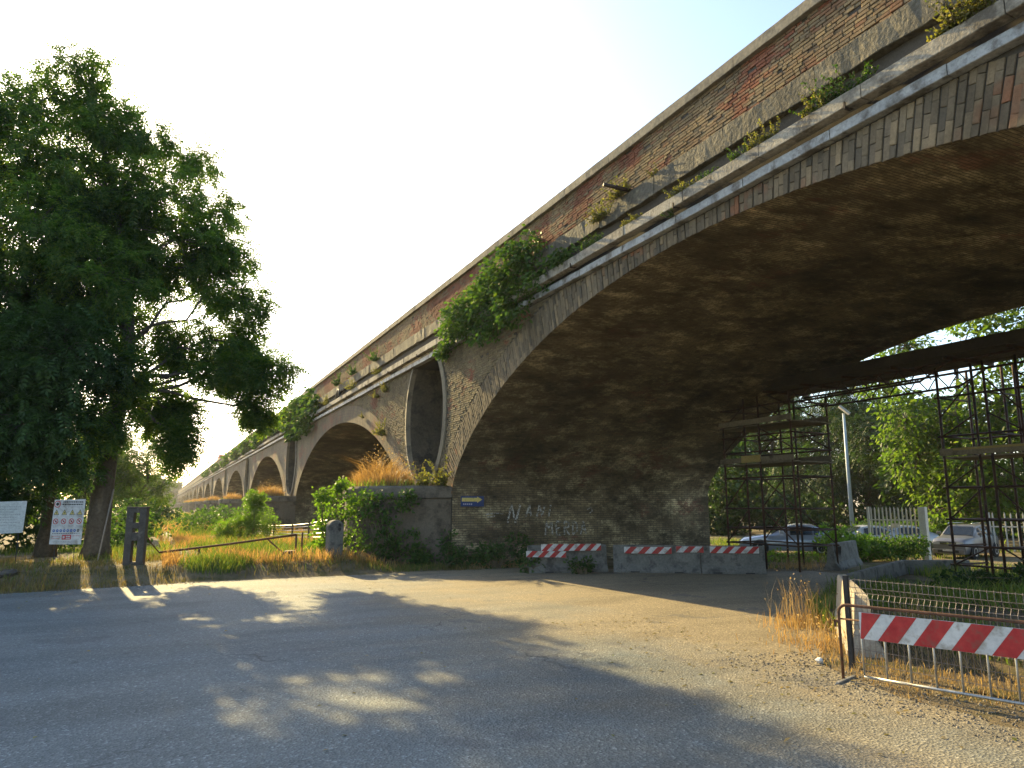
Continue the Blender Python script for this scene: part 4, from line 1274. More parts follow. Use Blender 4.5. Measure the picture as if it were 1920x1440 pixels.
simple_tree('dark tree filling the background right of the lamp post', 62, 40, 12, 5.5, M_DEEP, GR, 'park_tree', 0.8, (0.45, 0.7), 0.12)
simple_tree('shaded tree with a thick trunk left of the silver car', 50, 33.5, 9, 3.4, M_DEEP, GR, 'park_tree', 1.1, (0.35, 0.6), 0.35)
simple_tree('background tree at the right edge behind the poplar', 60, 24, 15, 6, M_DARKLEAF, GR, 'park_tree', 0.6, (0.45, 0.7), 0.1)
simple_tree('background tree behind the blue-grey saloon car', 66, 62, 13, 6.5, M_DEEP, GR, 'park_tree', 0.6, (0.5, 0.8), 0.08)
simple_tree('far background tree seen below the scaffold deck', 78, 56, 16, 7, M_DARKLEAF, GR, 'park_tree', 0.4, (0.6, 0.9), 0.1)
simple_tree('far background tree at the foot of the vault, left end', 58, 70, 13, 6.5, M_DARKLEAF, GR, 'park_tree', 0.5, (0.5, 0.8), 0.08)
simple_tree('background tree low behind the second white fence', 72, 36, 13, 6.5, M_DEEP, GR, 'park_tree', 0.5, (0.55, 0.8), 0.08)
shrub('hedge', 'dense leafy hedge in front of the white fence panel', [(28.4, 22.4, 0.62, 1.3, 0.7, 0.6), (29.8, 22.0, 0.6, 1.2, 0.7, 0.55), (30.8, 21.7, 0.6, 0.9, 0.7, 0.55), (27.6, 22.9, 0.8, 0.8, 0.6, 0.6)], M_BUSH, (0.10, 0.18), 70, 8, 0.10, cat='hedge')
shrub('vine_shrub', 'bright leafy shrub climbing beside the upright barrier end', [(27.0, 22.3, 0.9, 0.6, 0.5, 0.6), (26.5, 22.7, 1.1, 0.4, 0.4, 0.5), (27.7, 22.1, 0.8, 0.5, 0.5, 0.5)], M_BRIGHT, (0.12, 0.2), 50, 8, 0.1)
shrub('clipped_hedge', 'clipped bright hedge between white post and silver car', [(39.5, 28.5, 0.8, 1.6, 1.0, 0.85), (41.5, 27.6, 0.8, 1.6, 1.0, 0.85), (43.5, 26.8, 0.8, 1.6, 1.0, 0.85), (37.7, 29.4, 0.8, 1.4, 1.0, 0.85)], M_BUSH, (0.12, 0.2), 26, 8, 0.12, cat='hedge')
shrub('scaffold_bush', 'sunlit green bush inside the left scaffold tower', [(24.3, 24.2, 0.22, 1.0, 0.8, 0.25), (25.6, 23.4, 0.2, 0.9, 0.7, 0.22), (22.6, 24.8, 0.2, 0.7, 0.6, 0.22)], M_BRIGHT, (0.12, 0.2), 40, 8, 0.1)
shrub('corner_weed', 'leafy weeds at the right edge in front of the scaffold feet', [(25.0, 13.2, 0.3, 1.4, 0.7, 0.4), (23.4, 13.0, 0.25, 1.2, 0.7, 0.35), (21.5, 13.6, 0.25, 1.4, 0.7, 0.32)], M_DEEP, (0.12, 0.2), 40, 8, 0.1)
shrub('undergrowth_bush', 'dark undergrowth closing the view behind the blue-grey saloon', [(43, 47, 1.5, 3.5, 2, 1.8), (39, 52, 1.5, 3.5, 2, 1.8), (47, 43, 1.5, 3.5, 2, 1.8), (36, 58, 1.5, 3.5, 2, 1.8)], M_DEEP, (0.3, 0.5), 3.0, 8, 0.25)
shrub('undergrowth_bush', 'dark undergrowth between the lamp post and the thick trunk', [(55, 39, 1.3, 3.5, 2.5, 1.6), (58, 34, 1.3, 3.5, 2.5, 1.6), (52, 43, 1.3, 3, 2, 1.6)], M_DEEP, (0.3, 0.5), 3.0, 8, 0.25)
shrub('undergrowth_bush', 'dark undergrowth behind the silver car and right fence', [(55, 27, 1.4, 3, 3.0, 1.7), (54, 21, 1.4, 3, 3.0, 1.7), (56, 15, 1.4, 3, 3, 1.7)], M_DEEP, (0.3, 0.5), 3.0, 8, 0.25)
stalks('dry orange weeds behind the wall end by the left scaffold', 23.4, 21.6, 0.7, 0.5, 160, 0.8)
simple_tree('narrow dark tree beside the far corner of the brick vault', 44, 48, 9, 3.4, M_DARKLEAF, GR, 'park_tree', 1.0, (0.35, 0.6), 0.06)

# ------------------------------------------------------------------ materials of the things
M_CONC = stained('barrier_concrete', (0.13, 0.13, 0.115), (0.20, 0.19, 0.165), 1.6, (0.08, 0.078, 0.07), 0.56, 2.2, 14, bump=0.4)
M_CONCY = stained('warm_concrete', (0.36, 0.31, 0.23), (0.47, 0.41, 0.31), 2.2, (0.24, 0.21, 0.16), 0.64, 3, 30, bump=0.4)
M_OLDCONC = stained('old_post_concrete', (0.065, 0.055, 0.045), (0.12, 0.10, 0.08), 3, (0.18, 0.155, 0.125), 0.66, 4, 22, bump=0.5)
M_RED = stained('red_paint', (0.40, 0.022, 0.025), (0.47, 0.05, 0.042), 3, (0.24, 0.06, 0.045), 0.57, 5, 10, rough=0.55, bump=0.05, amp=0.35)
M_WHITE = stained('white_paint', (0.54, 0.54, 0.52), (0.66, 0.65, 0.61), 3, (0.34, 0.315, 0.27), 0.57, 5, 10, rough=0.55, bump=0.05, amp=0.3)
M_GALV = stained('galvanised_tube', (0.36, 0.36, 0.34), (0.50, 0.49, 0.46), 6, (0.26, 0.16, 0.09), 0.66, 5, 40, rough=0.45, bump=0.1, metal=0.6)
M_RUST = stained('rusty_iron', (0.10, 0.05, 0.03), (0.17, 0.08, 0.045), 6, (0.06, 0.04, 0.03), 0.6, 8, 40, rough=0.8, bump=0.3)
M_WIRE = stained('mesh_wire', (0.20, 0.17, 0.15), (0.30, 0.25, 0.21), 6, rough=0.5, bump=0.0, metal=0.3)
M_SCAF = stained('scaffold_tube', (0.055, 0.03, 0.022), (0.10, 0.05, 0.032), 4, (0.04, 0.035, 0.03), 0.55, 6, 40, rough=0.7, bump=0.1, metal=0.2)
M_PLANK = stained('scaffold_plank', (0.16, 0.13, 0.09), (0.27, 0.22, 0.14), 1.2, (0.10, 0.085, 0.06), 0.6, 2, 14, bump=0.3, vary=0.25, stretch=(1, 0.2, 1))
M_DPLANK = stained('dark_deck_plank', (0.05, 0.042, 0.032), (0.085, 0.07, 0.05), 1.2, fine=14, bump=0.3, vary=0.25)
M_YPLANK = stained('yellow_toe_board', (0.36, 0.27, 0.09), (0.42, 0.32, 0.12), 2, fine=20, bump=0.1)
M_FENCEW = stained('cream_fence_paint', (0.55, 0.52, 0.43), (0.66, 0.62, 0.52), 3, fine=30, bump=0.1, rough=0.6)
M_BLUEP = stained('pale_blue_pole', (0.42, 0.52, 0.58), (0.50, 0.58, 0.62), 2, bump=0.05, rough=0.45)
M_LAMP = stained('lamp_head', (0.45, 0.46, 0.46), (0.55, 0.56, 0.56), 3, bump=0.0, rough=0.4)
M_SIGNB = stained('sign_blue', (0.02, 0.045, 0.15), (0.03, 0.06, 0.19), 4, bump=0, rough=0.5)
M_SIGNY = stained('sign_yellow', (0.62, 0.50, 0.14), (0.68, 0.55, 0.18), 5, (0.4, 0.34, 0.12), 0.62, 9, bump=0, rough=0.5)
M_INK = stained('sign_ink', (0.03, 0.03, 0.035), (0.06, 0.06, 0.06), 6, bump=0, rough=0.6)
M_INKG = stained('faded_ink', (0.22, 0.22, 0.22), (0.32, 0.32, 0.31), 6, bump=0, rough=0.6)
M_SRED = stained('sign_red', (0.45, 0.03, 0.03), (0.52, 0.05, 0.04), 6, bump=0, rough=0.5)
M_SBLUE = stained('sign_disc_blue', (0.04, 0.11, 0.33), (0.05, 0.13, 0.36), 6, bump=0, rough=0.5)
M_RUBBER = stained('tyre', (0.018, 0.018, 0.018), (0.03, 0.03, 0.03), 5, bump=0.1, rough=0.85)
M_GLASS = NT('car_glass')
M_GLASS = M_GLASS.finish(M_GLASS.pbr((0.012, 0.017, 0.02), 0.08, 0, None, 0.45))
M_CHROME = stained('chrome', (0.6, 0.6, 0.6), (0.7, 0.7, 0.7), 3, bump=0, rough=0.18, metal=1.0, amp=0.05)
M_LIGHTG = NT('headlight_glass')
M_LIGHTG = M_LIGHTG.finish(M_LIGHTG.pbr((0.55, 0.57, 0.58), 0.12, 0.2, None, 0.8))
def paint(name, c, rough=0.28):
    n = NT(name)
    f = n.noise(3.0, 4)
    cc = n.mix(1.0, c, n.ramp(f, [(0.3, 0.88), (0.7, 1.08)]), 'MULTIPLY')
    b = n.pbr(cc, rough, 0.35, None, 0.6)
    return n.finish(b)
M_SILVER = paint('silver_car_paint', (0.17, 0.17, 0.175))
M_NAVY = paint('dark_car_paint', (0.34, 0.37, 0.42), 0.15)
M_PALECAR = paint('pale_car_paint', (0.33, 0.34, 0.33), 0.3)
M_TRUCKR = paint('red_lorry_paint', (0.30, 0.03, 0.03), 0.4)
M_BLKPL = stained('black_plastic', (0.02, 0.02, 0.02), (0.035, 0.035, 0.035), 5, bump=0.05, rough=0.6)

# ------------------------------------------------------------------ concrete barriers
def jersey(name, label, a, b, mat, h=1.0, group=None, slots=False, broken=False):
    """concrete safety barrier with flared foot, from a to b on the ground"""
    a, b = Vector((*a, 0)), Vector((*b, 0))
    L = (b - a).length
    root = empty(name, a, math.atan2(b.y - a.y, b.x - a.x))
    tag(root, label, 'barrier', group)
    half = [(0.30, 0.0), (0.30, 0.08), (0.17, 0.30), (0.10, 0.95 * h), (0.085, h)]
    ring = [(-x, z) for x, z in half] + [(x, z) for x, z in reversed(half)]
    nx = 14
    mb = MB(); m = len(ring)
    for i in range(nx):
        t = L * i / (nx - 1)
        for y, z in ring: mb.v.append((t, y, z))
    for i in range(nx - 1):
        for j in range(m - 1):
            mb.f.append((i * m + j, i * m + j + 1, (i + 1) * m + j + 1, (i + 1) * m + j))
    mb.f.append(tuple(range(m))); mb.f.append(tuple((nx - 1) * m + j for j in range(m)))
    me = mb.mesh('body')
    from mathutils import noise as mn
    for v in me.vertices:
        if v.co.z > 0.02:
            q = mn.noise_vector(Vector((v.co.x * 2.1 + L, v.co.y * 3, v.co.z * 2.5)))
            v.co.y += q[1] * 0.012; v.co.z += q[2] * 0.012
            if broken and v.co.x < 0.25:
                v.co.x += abs(q[0]) * 0.5 * (0.3 + v.co.z); v.co.z -= abs(q[1]) * 0.12
    body = link('body', me, mat, root)
    bevel(body, 0.015, 1)
    mb = MB()
    for t in (L * 0.25, L * 0.75):
        mb = MB().box(t - 0.16, t + 0.16, -0.305, 0.305, 0.0, 0.055)
        mb.build('drain_slot', M_BLKPL, root)
    if slots:
        for i in range(6):
            t = 0.22 + i * 0.14
            for sgn in (-1, 1):
                M_ = Matrix.Translation((t, sgn * 0.142, 0.62)) @ Matrix.Rotation(sgn * -0.105, 4, 'X')
                MB().box(-0.02, 0.02, -0.012, 0.012, -0.26, 0.26, M_).build('slot', M_BLKPL, root)
    return root
GB = 'concrete barriers under the vault'
jersey('concrete_barrier', 'shorter concrete barrier at the left under the vault, half behind weeds', (12.5, 24.25), (15.45, 23.45), M_CONC, group=GB)
jersey('concrete_barrier', 'middle concrete barrier with a framed face under the vault', (15.62, 23.2), (18.25, 21.37), M_CONC, group=GB)
jersey('concrete_barrier', 'right concrete barrier under the vault ending at the scaffold', (18.26, 21.36), (20.15, 20.05), M_CONC, group=GB)
jersey('concrete_barrier', 'barrier seen end-on with vertical slots beside the leafy shrub', (23.5, 19.95), (26.9, 21.6), M_CONC, slots=True)
jersey('concrete_barrier', 'sunlit warm concrete barrier with a broken end behind the mesh fence', (10.75, 8.55), (13.5, 11.2), M_CONCY, broken=True)
# low kerb wall that closes the weedy corner
w_ = empty('low_wall', (24.6, 17.8, 0))
tag(w_, 'low dark concrete wall bending round the weedy corner on the right', 'wall')
def wallseg(p, q, h0, h1, th=0.28):
    p, q = Vector((*p, 0)), Vector((*q, 0))
    d = (q - p).normalized(); s_ = Vector((-d.y, d.x, 0)) * th / 2
    vs = [p - s_, q - s_, q + s_, p + s_, p - s_ * .7 + Vector((0, 0, h0)), q - s_ * .7 + Vector((0, 0, h1)), q + s_ * .7 + Vector((0, 0, h1)), p + s_ * .7 + Vector((0, 0, h0))]
    o = MB().add(vs, [(0, 1, 2, 3), (4, 5, 6, 7), (0, 1, 5, 4), (1, 2, 6, 5), (2, 3, 7, 6), (3, 0, 4, 7)]).build('block', M_CONC, w_)
    o.location = -Vector(w_.location)
    bevel(o, 0.03, 2)
wallseg((17.6, 14.65), (21.0, 16.2), 0.50, 0.50); wallseg((21.05, 16.22), (24.55, 17.75), 0.50, 0.50); wallseg((24.62, 17.78), (27.1, 16.9), 0.50, 0.48)

# red and white striped boards
def striped_board(name, label, c, d, L, H, n, lean=1.0, th=0.025, start_red=True, group='striped boards on the concrete barriers', slope=0.0):
    """board centred at c, long axis along d; diagonal red stripes are separate thin plates on the white board"""
    d = Vector(d).normalized()
    root = empty(name, c, math.atan2(d.y, d.x))
    root.rotation_euler[1] = slope
    tag(root, label, 'board', group)
    MB().box(-L / 2, L / 2, -th / 2, th / 2, -H / 2, H / 2).build('panel', M_WHITE, root)
    p = L / n
    k = H * lean
    for i in range(-1, n + 1):
        if (i % 2 == 0) != start_red: continue
        poly = [(-L / 2 + i * p, -H / 2), (-L / 2 + (i + 1) * p, -H / 2), (-L / 2 + (i + 1) * p + k, H / 2), (-L / 2 + i * p + k, H / 2)]
        # clip to the board
        def clip(pl, xc, keep_less):
            out = []
            for j in range(len(pl)):
                a_, b_ = pl[j], pl[(j + 1) % len(pl)]
                ia = a_[0] <= xc if keep_less else a_[0] >= xc
                ib = b_[0] <= xc if keep_less else b_[0] >= xc
                if ia: out.append(a_)
                if ia != ib:
                    t = (xc - a_[0]) / (b_[0] - a_[0])
                    out.append((xc, a_[1] + t * (b_[1] - a_[1])))
            return out
        poly = clip(clip(poly, L / 2 - 0.002, True), -L / 2 + 0.002, False) if len(poly) else poly
        if len(poly) < 3: continue
        MB().prism(poly, 'y', -th / 2 - 0.004, th / 2 + 0.004).build('stripe', M_RED, root)
    return root
striped_board('striped_board', 'upper red and white board on the left barrier under the vault', (13.95, 23.5, 0.93), (15.1 - 12.9, 23.2 - 23.86, 0), 2.3, 0.25, 11)
striped_board('striped_board', 'faded lower striped board slipping off the left barrier', (12.95, 23.62, 0.70), (2.1, -0.66, 0), 1.5, 0.22, 7, slope=0.02)
striped_board('striped_board', 'bright striped board on the middle concrete barrier', (16.55, 22.28, 0.82), (2.56, -1.78, 0), 1.75, 0.24, 7)
striped_board('striped_board', 'striped board across the joint of the middle and right barriers', (17.85, 21.45, 0.86), (2.56, -1.78, 0), 1.0, 0.22, 4, start_red=False)
striped_board('striped_board', 'striped board on the right barrier next to the scaffold', (19.15, 20.52, 0.86), (2.56, -1.78, 0), 1.75, 0.24, 8)

# ------------------------------------------------------------------ crowd barrier and mesh fence at the lower right
A_, B_ = Vector((9.05, 7.62, 0)), Vector((9.92, 4.95, 0))
L_ = (B_ - A_).length
cbar = empty('crowd_barrier', A_, math.atan2(B_.y - A_.y, B_.x - A_.x))
tag(cbar, 'tubular crowd barrier with a red and white striped board at lower right', 'barrier')
rr = 0.12; Hb = 1.06; zb = 0.10
pts = [(0.0, 0, 0.02), (0.0, 0, Hb - rr)] + [(rr - rr * math.cos(t), 0, Hb - rr + rr * math.sin(t)) for t in np.linspace(0.2, math.pi / 2, 6)] + \
      [(L_ - rr + rr * math.sin(t), 0, Hb - rr + rr * math.cos(t)) for t in np.linspace(0, math.pi / 2, 6)] + [(L_, 0, 0.02)]
MB().tube(pts, 0.021, 10).build('frame', M_RUST, cbar, True)
MB().tube([(0.30, 0, zb), (L_ - 0.05, 0, zb - 0.02)], 0.021, 10).build('bottom_rail', M_GALV, cbar, True)
MB().tube([(0.02, 0, 0.86), (L_, 0, 0.86)], 0.012, 8).build('middle_rail', M_RUST, cbar, True)
nb = 9
for i in range(nb):
    x = 0.30 + (L_ - 0.36) * i / (nb - 1)
    MB().tube([(x, 0, zb), (x, 0, 0.90)], 0.014, 8).build('bar', M_GALV, cbar, True)
for x in (0.03, L_ - 0.03):
    MB().box(x - 0.02, x + 0.02, -0.30, 0.30, 0.0, 0.03).build('foot', M_GALV, cbar)
MB().box(-0.075, -0.02, -0.012, 0.012, 0.80, 0.84).box(-0.075, -0.05, -0.012, 0.012, 0.74, 0.84).build('hook', M_RUST, cbar)
pb = MB().box(0.30, L_ - 0.05, -0.040, -0.022, 0.62, 0.985).build('striped_panel', M_WHITE, cbar)
pl, k = 0.42, 0.26
i = -1
x = 0.30 - 0.22
while x < L_:
    poly = [(max(0.302, x), 0.622), (x + pl * 0.62, 0.622), (x + pl * 0.62 + k, 0.983), (max(0.302, x + k), 0.983)]
    if x < 0.30:
        f = (0.302 - x) / k
        poly = [(0.302, 0.622), (max(0.302, x + pl * 0.62), 0.622), (x + pl * 0.62 + k, 0.983), (max(0.302, x + k), 0.983)]
    if x + pl * 0.62 + k < L_ - 0.06:
        MB().prism(poly, 'y', -0.045, -0.018).build('stripe', M_RED, pb)
    x += pl * 1.08

C_, D_ = Vector((9.86, 8.12, 0)), Vector((10.45, 4.4, 0))
L2 = (D_ - C_).length
mf = empty('mesh_fence', C_, math.atan2(D_.y - C_.y, D_.x - C_.x))
tag(mf, 'rusty welded wire fence panel with folded wires behind the crowd barrier', 'fence')
Hm = 1.36
MB().box(-0.035, 0.035, -0.03, 0.03, 0.0, Hm + 0.03).build('post', M_BLKPL, mf)
MB().box(L2 - 0.035, L2 + 0.035, -0.03, 0.03, 0.0, Hm + 0.03).build('post', M_BLKPL, mf)
zs = [0.10, 0.30, 0.50, 0.58, 0.66, 0.86, 1.06, 1.14, 1.22, 1.34]
def vwire():
    pts = [(0, 0, 0.08), (0, 0, 0.50), (0, 0.05, 0.58), (0, 0, 0.66), (0, 0, 1.06), (0, 0.05, 1.14), (0, 0, 1.22), (0, 0, Hm)]
    return MB().tube(pts, 0.0045, 5).mesh('upright_wire')
vw = vwire()
nw = 44
for i in range(nw):
    o = link('upright_wire', vw, M_WIRE, mf)
    o.location = (0.06 + (L2 - 0.12) * i / (nw - 1), 0.0, 0.0)
hw = MB().tube([(0.02, 0, 0), (L2 - 0.02, 0, 0)], 0.005, 5).mesh('cross_wire')
for z in zs:
    o = link('cross_wire', hw, M_WIRE, mf)
    o.location = (0, 0.05 if z in (0.58, 1.14) else 0.006, z)
# litter by the barrier foot
mb = MB().lathe([(0.0, 0.0), (0.05, 0.01), (0.065, 0.05), (0.04, 0.09), (0.0, 0.10)], 9, (0, 0, 0))
me = mb.mesh('crumpled_paper'); roughen(me, 0.03, 14, 2)
o = link('crumpled_paper', me, M_WHITE); o.location = (9.65, 8.55, 0.0)
tag(o, 'small crumpled white paper in the dry grass by the barrier', 'litter')
me2 = MB().lathe([(0.0, 0.0), (0.06, 0.01), (0.08, 0.05), (0.05, 0.10), (0.0, 0.11)], 8).mesh('stone'); roughen(me2, 0.02, 9, 5)
o = link('orange_rag', me2, stained('orange_rag', (0.55, 0.24, 0.05), (0.62, 0.30, 0.07), 8)); o.location = (10.1, 6.3, 0.0); o.scale = (0.8, 0.6, 0.5)
tag(o, 'small orange scrap lying behind the crowd barrier bars', 'litter')

# ------------------------------------------------------------------ scaffolding
def tubep(root, a, b, r=0.030, name='tube', mat=None):
    a, b = Vector(a), Vector(b)
    o = MB().tube([a, b], r * 1.25, 6).build(name, mat or M_SCAF, root, True, fix=False)
    o.location = -Vector(root.location)
    return o
def plank(root, a, b, wd, th, mat=None, name='plank'):
    o = MB().beam(a, b, wd, th).build(name, mat or M_PLANK, root)
    o.location = -Vector(root.location)
    return o
sl = empty('scaffold_tower', (22.7, 21.8, 0))
tag(sl, 'left scaffold tower with two plank platforms under the far arch edge', 'scaffold')
LX, LY = (21.75, 23.8), (23.6, 22.35, 21.55, 19.9)
for x in LX:
    for y in LY:
        tubep(sl, (x, y, 0), (x, y, 6.9 if y < 23 else 6.0), 0.034, 'upright')
for z in (0.95, 1.55, 2.35, 3.6, 4.65, 5.3, 6.5):
    for x in LX:
        tubep(sl, (x, LY[0] + 0.12, z), (x, LY[-1] - 0.12, z), 0.026, 'ledger')
    for y in (LY[0], LY[-1]):
        tubep(sl, (LX[0] - 0.1, y, z), (LX[1] + 0.1, y, z), 0.026, 'transom')
for x in LX:
    for z0_, z1_ in ((1.0, 2.3), (2.4, 3.6), (4.7, 5.6), (5.7, 6.6)):
        tubep(sl, (x, LY[0], z0_), (x, LY[1], z1_), 0.022, 'brace')
        tubep(sl, (x, LY[2], z1_), (x, LY[3], z0_), 0.022, 'brace')
for zp in (4.15, 5.72):
    for i in range(7):
        xx = LX[0] + 0.12 + i * 0.30
        plank(sl, (xx, LY[0] + 0.3, zp), (xx, LY[-1] - 0.15, zp + random.uniform(-.02, .02)), 0.27, 0.05)
    for x in LX:
        plank(sl, (x - 0.05, LY[0] + 0.2, zp + 0.17), (x - 0.05, LY[-1] - 0.1, zp + 0.17), 0.03, 0.22, None, 'toe_board')
plank(sl, (LX[0] - 0.10, LY[1] + 0.15, 4.36), (LX[0] - 0.10, LY[2] - 0.1, 4.36), 0.03, 0.28, M_YPLANK, 'toe_board')

sr = empty('scaffold_tower', (25.6, 14.6, 0))
tag(sr, 'right scaffold tower at the picture edge in front of the silver car', 'scaffold')
RX_, RY_ = (25.0, 26.8), (16.05, 14.8, 14.4, 13.35, 11.2)
for x in RX_:
    for y in RY_:
        tubep(sr, (x, y, 0), (x, y, 7.4), 0.036, 'upright')
for z in (0.45, 1.1, 2.0, 3.1, 4.9, 6.3):
    for x in RX_[: 2 if z in (2.0, 4.9) else 1]:
        tubep(sr, (x, RY_[0] + 0.15, z), (x, RY_[-1] - 0.15, z), 0.03, 'ledger')
    for y in (RY_[0], RY_[2], RY_[3]):
        tubep(sr, (RX_[0] - 0.1, y, z), (RX_[1] + 0.1, y, z), 0.026, 'transom')
for x in RX_[:1]:
    for z0_, z1_ in ((0.45, 1.1), (2.0, 3.1), (3.1, 3.9), (4.9, 5.6), (5.6, 6.8)):
        tubep(sr, (x, RY_[0], z0_), (x, RY_[1], z1_), 0.022, 'brace')
        tubep(sr, (x, RY_[2], z1_), (x, RY_[3], z0_), 0.022, 'brace')
        tubep(sr, (x, RY_[3], z1_), (x, RY_[4], z0_), 0.022, 'brace')
for i in range(6):
    xx = RX_[0] + 0.15 + i * 0.30
    plank(sr, (xx, RY_[0] + 0.1, 4.15), (xx, RY_[-1] - 0.4, 4.15 + random.uniform(-.02, .02)), 0.27, 0.055)
plank(sr, (RX_[0] - 0.06, RY_[0] + 0.1, 4.34), (RX_[0] - 0.06, RY_[-1] - 0.3, 4.34), 0.03, 0.26, None, 'toe_board')
plank(sr, (RX_[0] - 0.08, RY_[0] - 0.4, 4.42), (RX_[0] - 0.08, RY_[-1] - 0.3, 4.42), 0.03, 0.07, M_YPLANK, 'toe_board')

dk = empty('scaffold_deck', (24.4, 17, 7.4))
tag(dk, 'long plank deck carried on lattice girders between the two scaffold towers', 'scaffold')
DX = [23.2 + 0.31 * i for i in range(9)]
for x in DX:
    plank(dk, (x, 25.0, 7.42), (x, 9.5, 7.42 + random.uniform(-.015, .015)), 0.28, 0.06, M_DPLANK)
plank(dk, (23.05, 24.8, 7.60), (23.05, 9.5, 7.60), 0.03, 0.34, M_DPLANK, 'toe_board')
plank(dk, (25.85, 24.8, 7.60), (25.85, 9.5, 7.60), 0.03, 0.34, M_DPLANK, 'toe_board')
for y in (24, 22.5, 20.5, 18.5, 16.5, 14.5, 12.5, 10.5):
    plank(dk, (23.1, y, 7.33), (25.8, y, 7.33), 0.08, 0.10, M_SCAF, 'cross_beam')
for gx in (23.4, 25.6):
    z1_, z2_ = 7.22, 6.72
    tubep(dk, (gx, 22.6, z1_), (gx, 12.0, z1_), 0.035, 'girder_chord')
    tubep(dk, (gx, 21.6, z2_), (gx, 15.6, z2_), 0.035, 'girder_chord')
    tubep(dk, (gx, 22.6, z1_), (gx, 21.6, z2_), 0.03, 'girder_web'); tubep(dk, (gx, 14.6, z1_), (gx, 15.6, z2_), 0.03, 'girder_web')
    y = 21.6
    while y > 15.7:
        tubep(dk, (gx, y, z2_), (gx, y - 0.4, z1_), 0.018, 'girder_web')
        tubep(dk, (gx, y - 0.4, z1_), (gx, y - 0.8, z2_), 0.018, 'girder_web')
        y -= 0.8
for y, h in ((19.6, 0.35), (19.0, 0.30), (15.9, 0.45), (13.2, 0.4), (12.55, 1.6)):
    tubep(dk, (25.9, y, 7.2), (25.9, y, 7.75 + h), 0.03, 'guard_post')

# ------------------------------------------------------------------ lamp post, fences
lp = empty('lamp_post', (45.2, 36.3, 0))
tag(lp, 'tall pale blue lamp post with a square floodlight head', 'lamp')
MB().tube([(0, 0, 0), (0, 0, 4), (0, 0, 9.2)], [0.16, 0.13, 0.09], 12).build('pole', M_BLUEP, lp, True)
hd = MB().box(-0.36, 0.36, -0.46, 0.46, -0.07, 0.07, Matrix.Translation((-0.25, -0.2, 9.42)) @ Matrix.Rotation(0.6, 4, 'Z') @ Matrix.Rotation(0.75, 4, 'X')).build('lamp_head', M_LAMP, lp)
hd.rotation_euler = (0.0, 0.0, 0.2)
MB().tube([(0, 0, 9.15), (0, 0, 9.22)], 0.1, 10).build('collar', M_LAMP, lp, True)

def spike_fence(label, a, b, h, z0, n, posts):
    a, b = Vector((*a, 0)), Vector((*b, 0))
    root = empty('spiked_fence', a, math.atan2(b.y - a.y, b.x - a.x))
    tag(root, label, 'fence', 'cream spiked fences')
    L = (b - a).length
    mb = MB().box(-0.03, 0.03, -0.015, 0.015, z0, h - 0.12)
    mb.add([(-0.03, -0.015, h - 0.12), (0.03, -0.015, h - 0.12), (0.03, 0.015, h - 0.12), (-0.03, 0.015, h - 0.12), (0, 0, h)], [(0, 1, 4), (1, 2, 4), (2, 3, 4), (3, 0, 4)])
    pk = mb.mesh('picket')
    for i in range(n):
        o = link('picket', pk, M_FENCEW, root)
        o.location = (L * (i + 0.5) / n, 0, random.uniform(-0.02, 0.02))
    for z in (z0 + 0.12, z0 + (h - z0) * 0.62):
        MB().box(0, L, -0.03, 0.03, z - 0.03, z + 0.03).build('rail', M_FENCEW, root)
    for x, wd in posts:
        MB().box(x - wd / 2, x + wd / 2, -wd / 2, wd / 2, 0, h - 0.02).build('post', M_FENCEW, root)
    return root
f1 = spike_fence('cream spiked fence panel with a small notice above the hedge', (31.4, 24.2), (31.95, 21.9), 2.42, 0.75, 13, [(-0.05, 0.10), (2.45, 0.30)])
MB().box(1.0, 1.30, 0.035, 0.05, 1.42, 1.62).build('notice', M_WHITE, f1)
spike_fence('cream spiked fence panel at the right edge behind the scaffold', (36.7, 21.6), (38.6, 19.3), 2.15, 0.3, 12, [(-0.05, 0.12), (2.98, 0.12)])

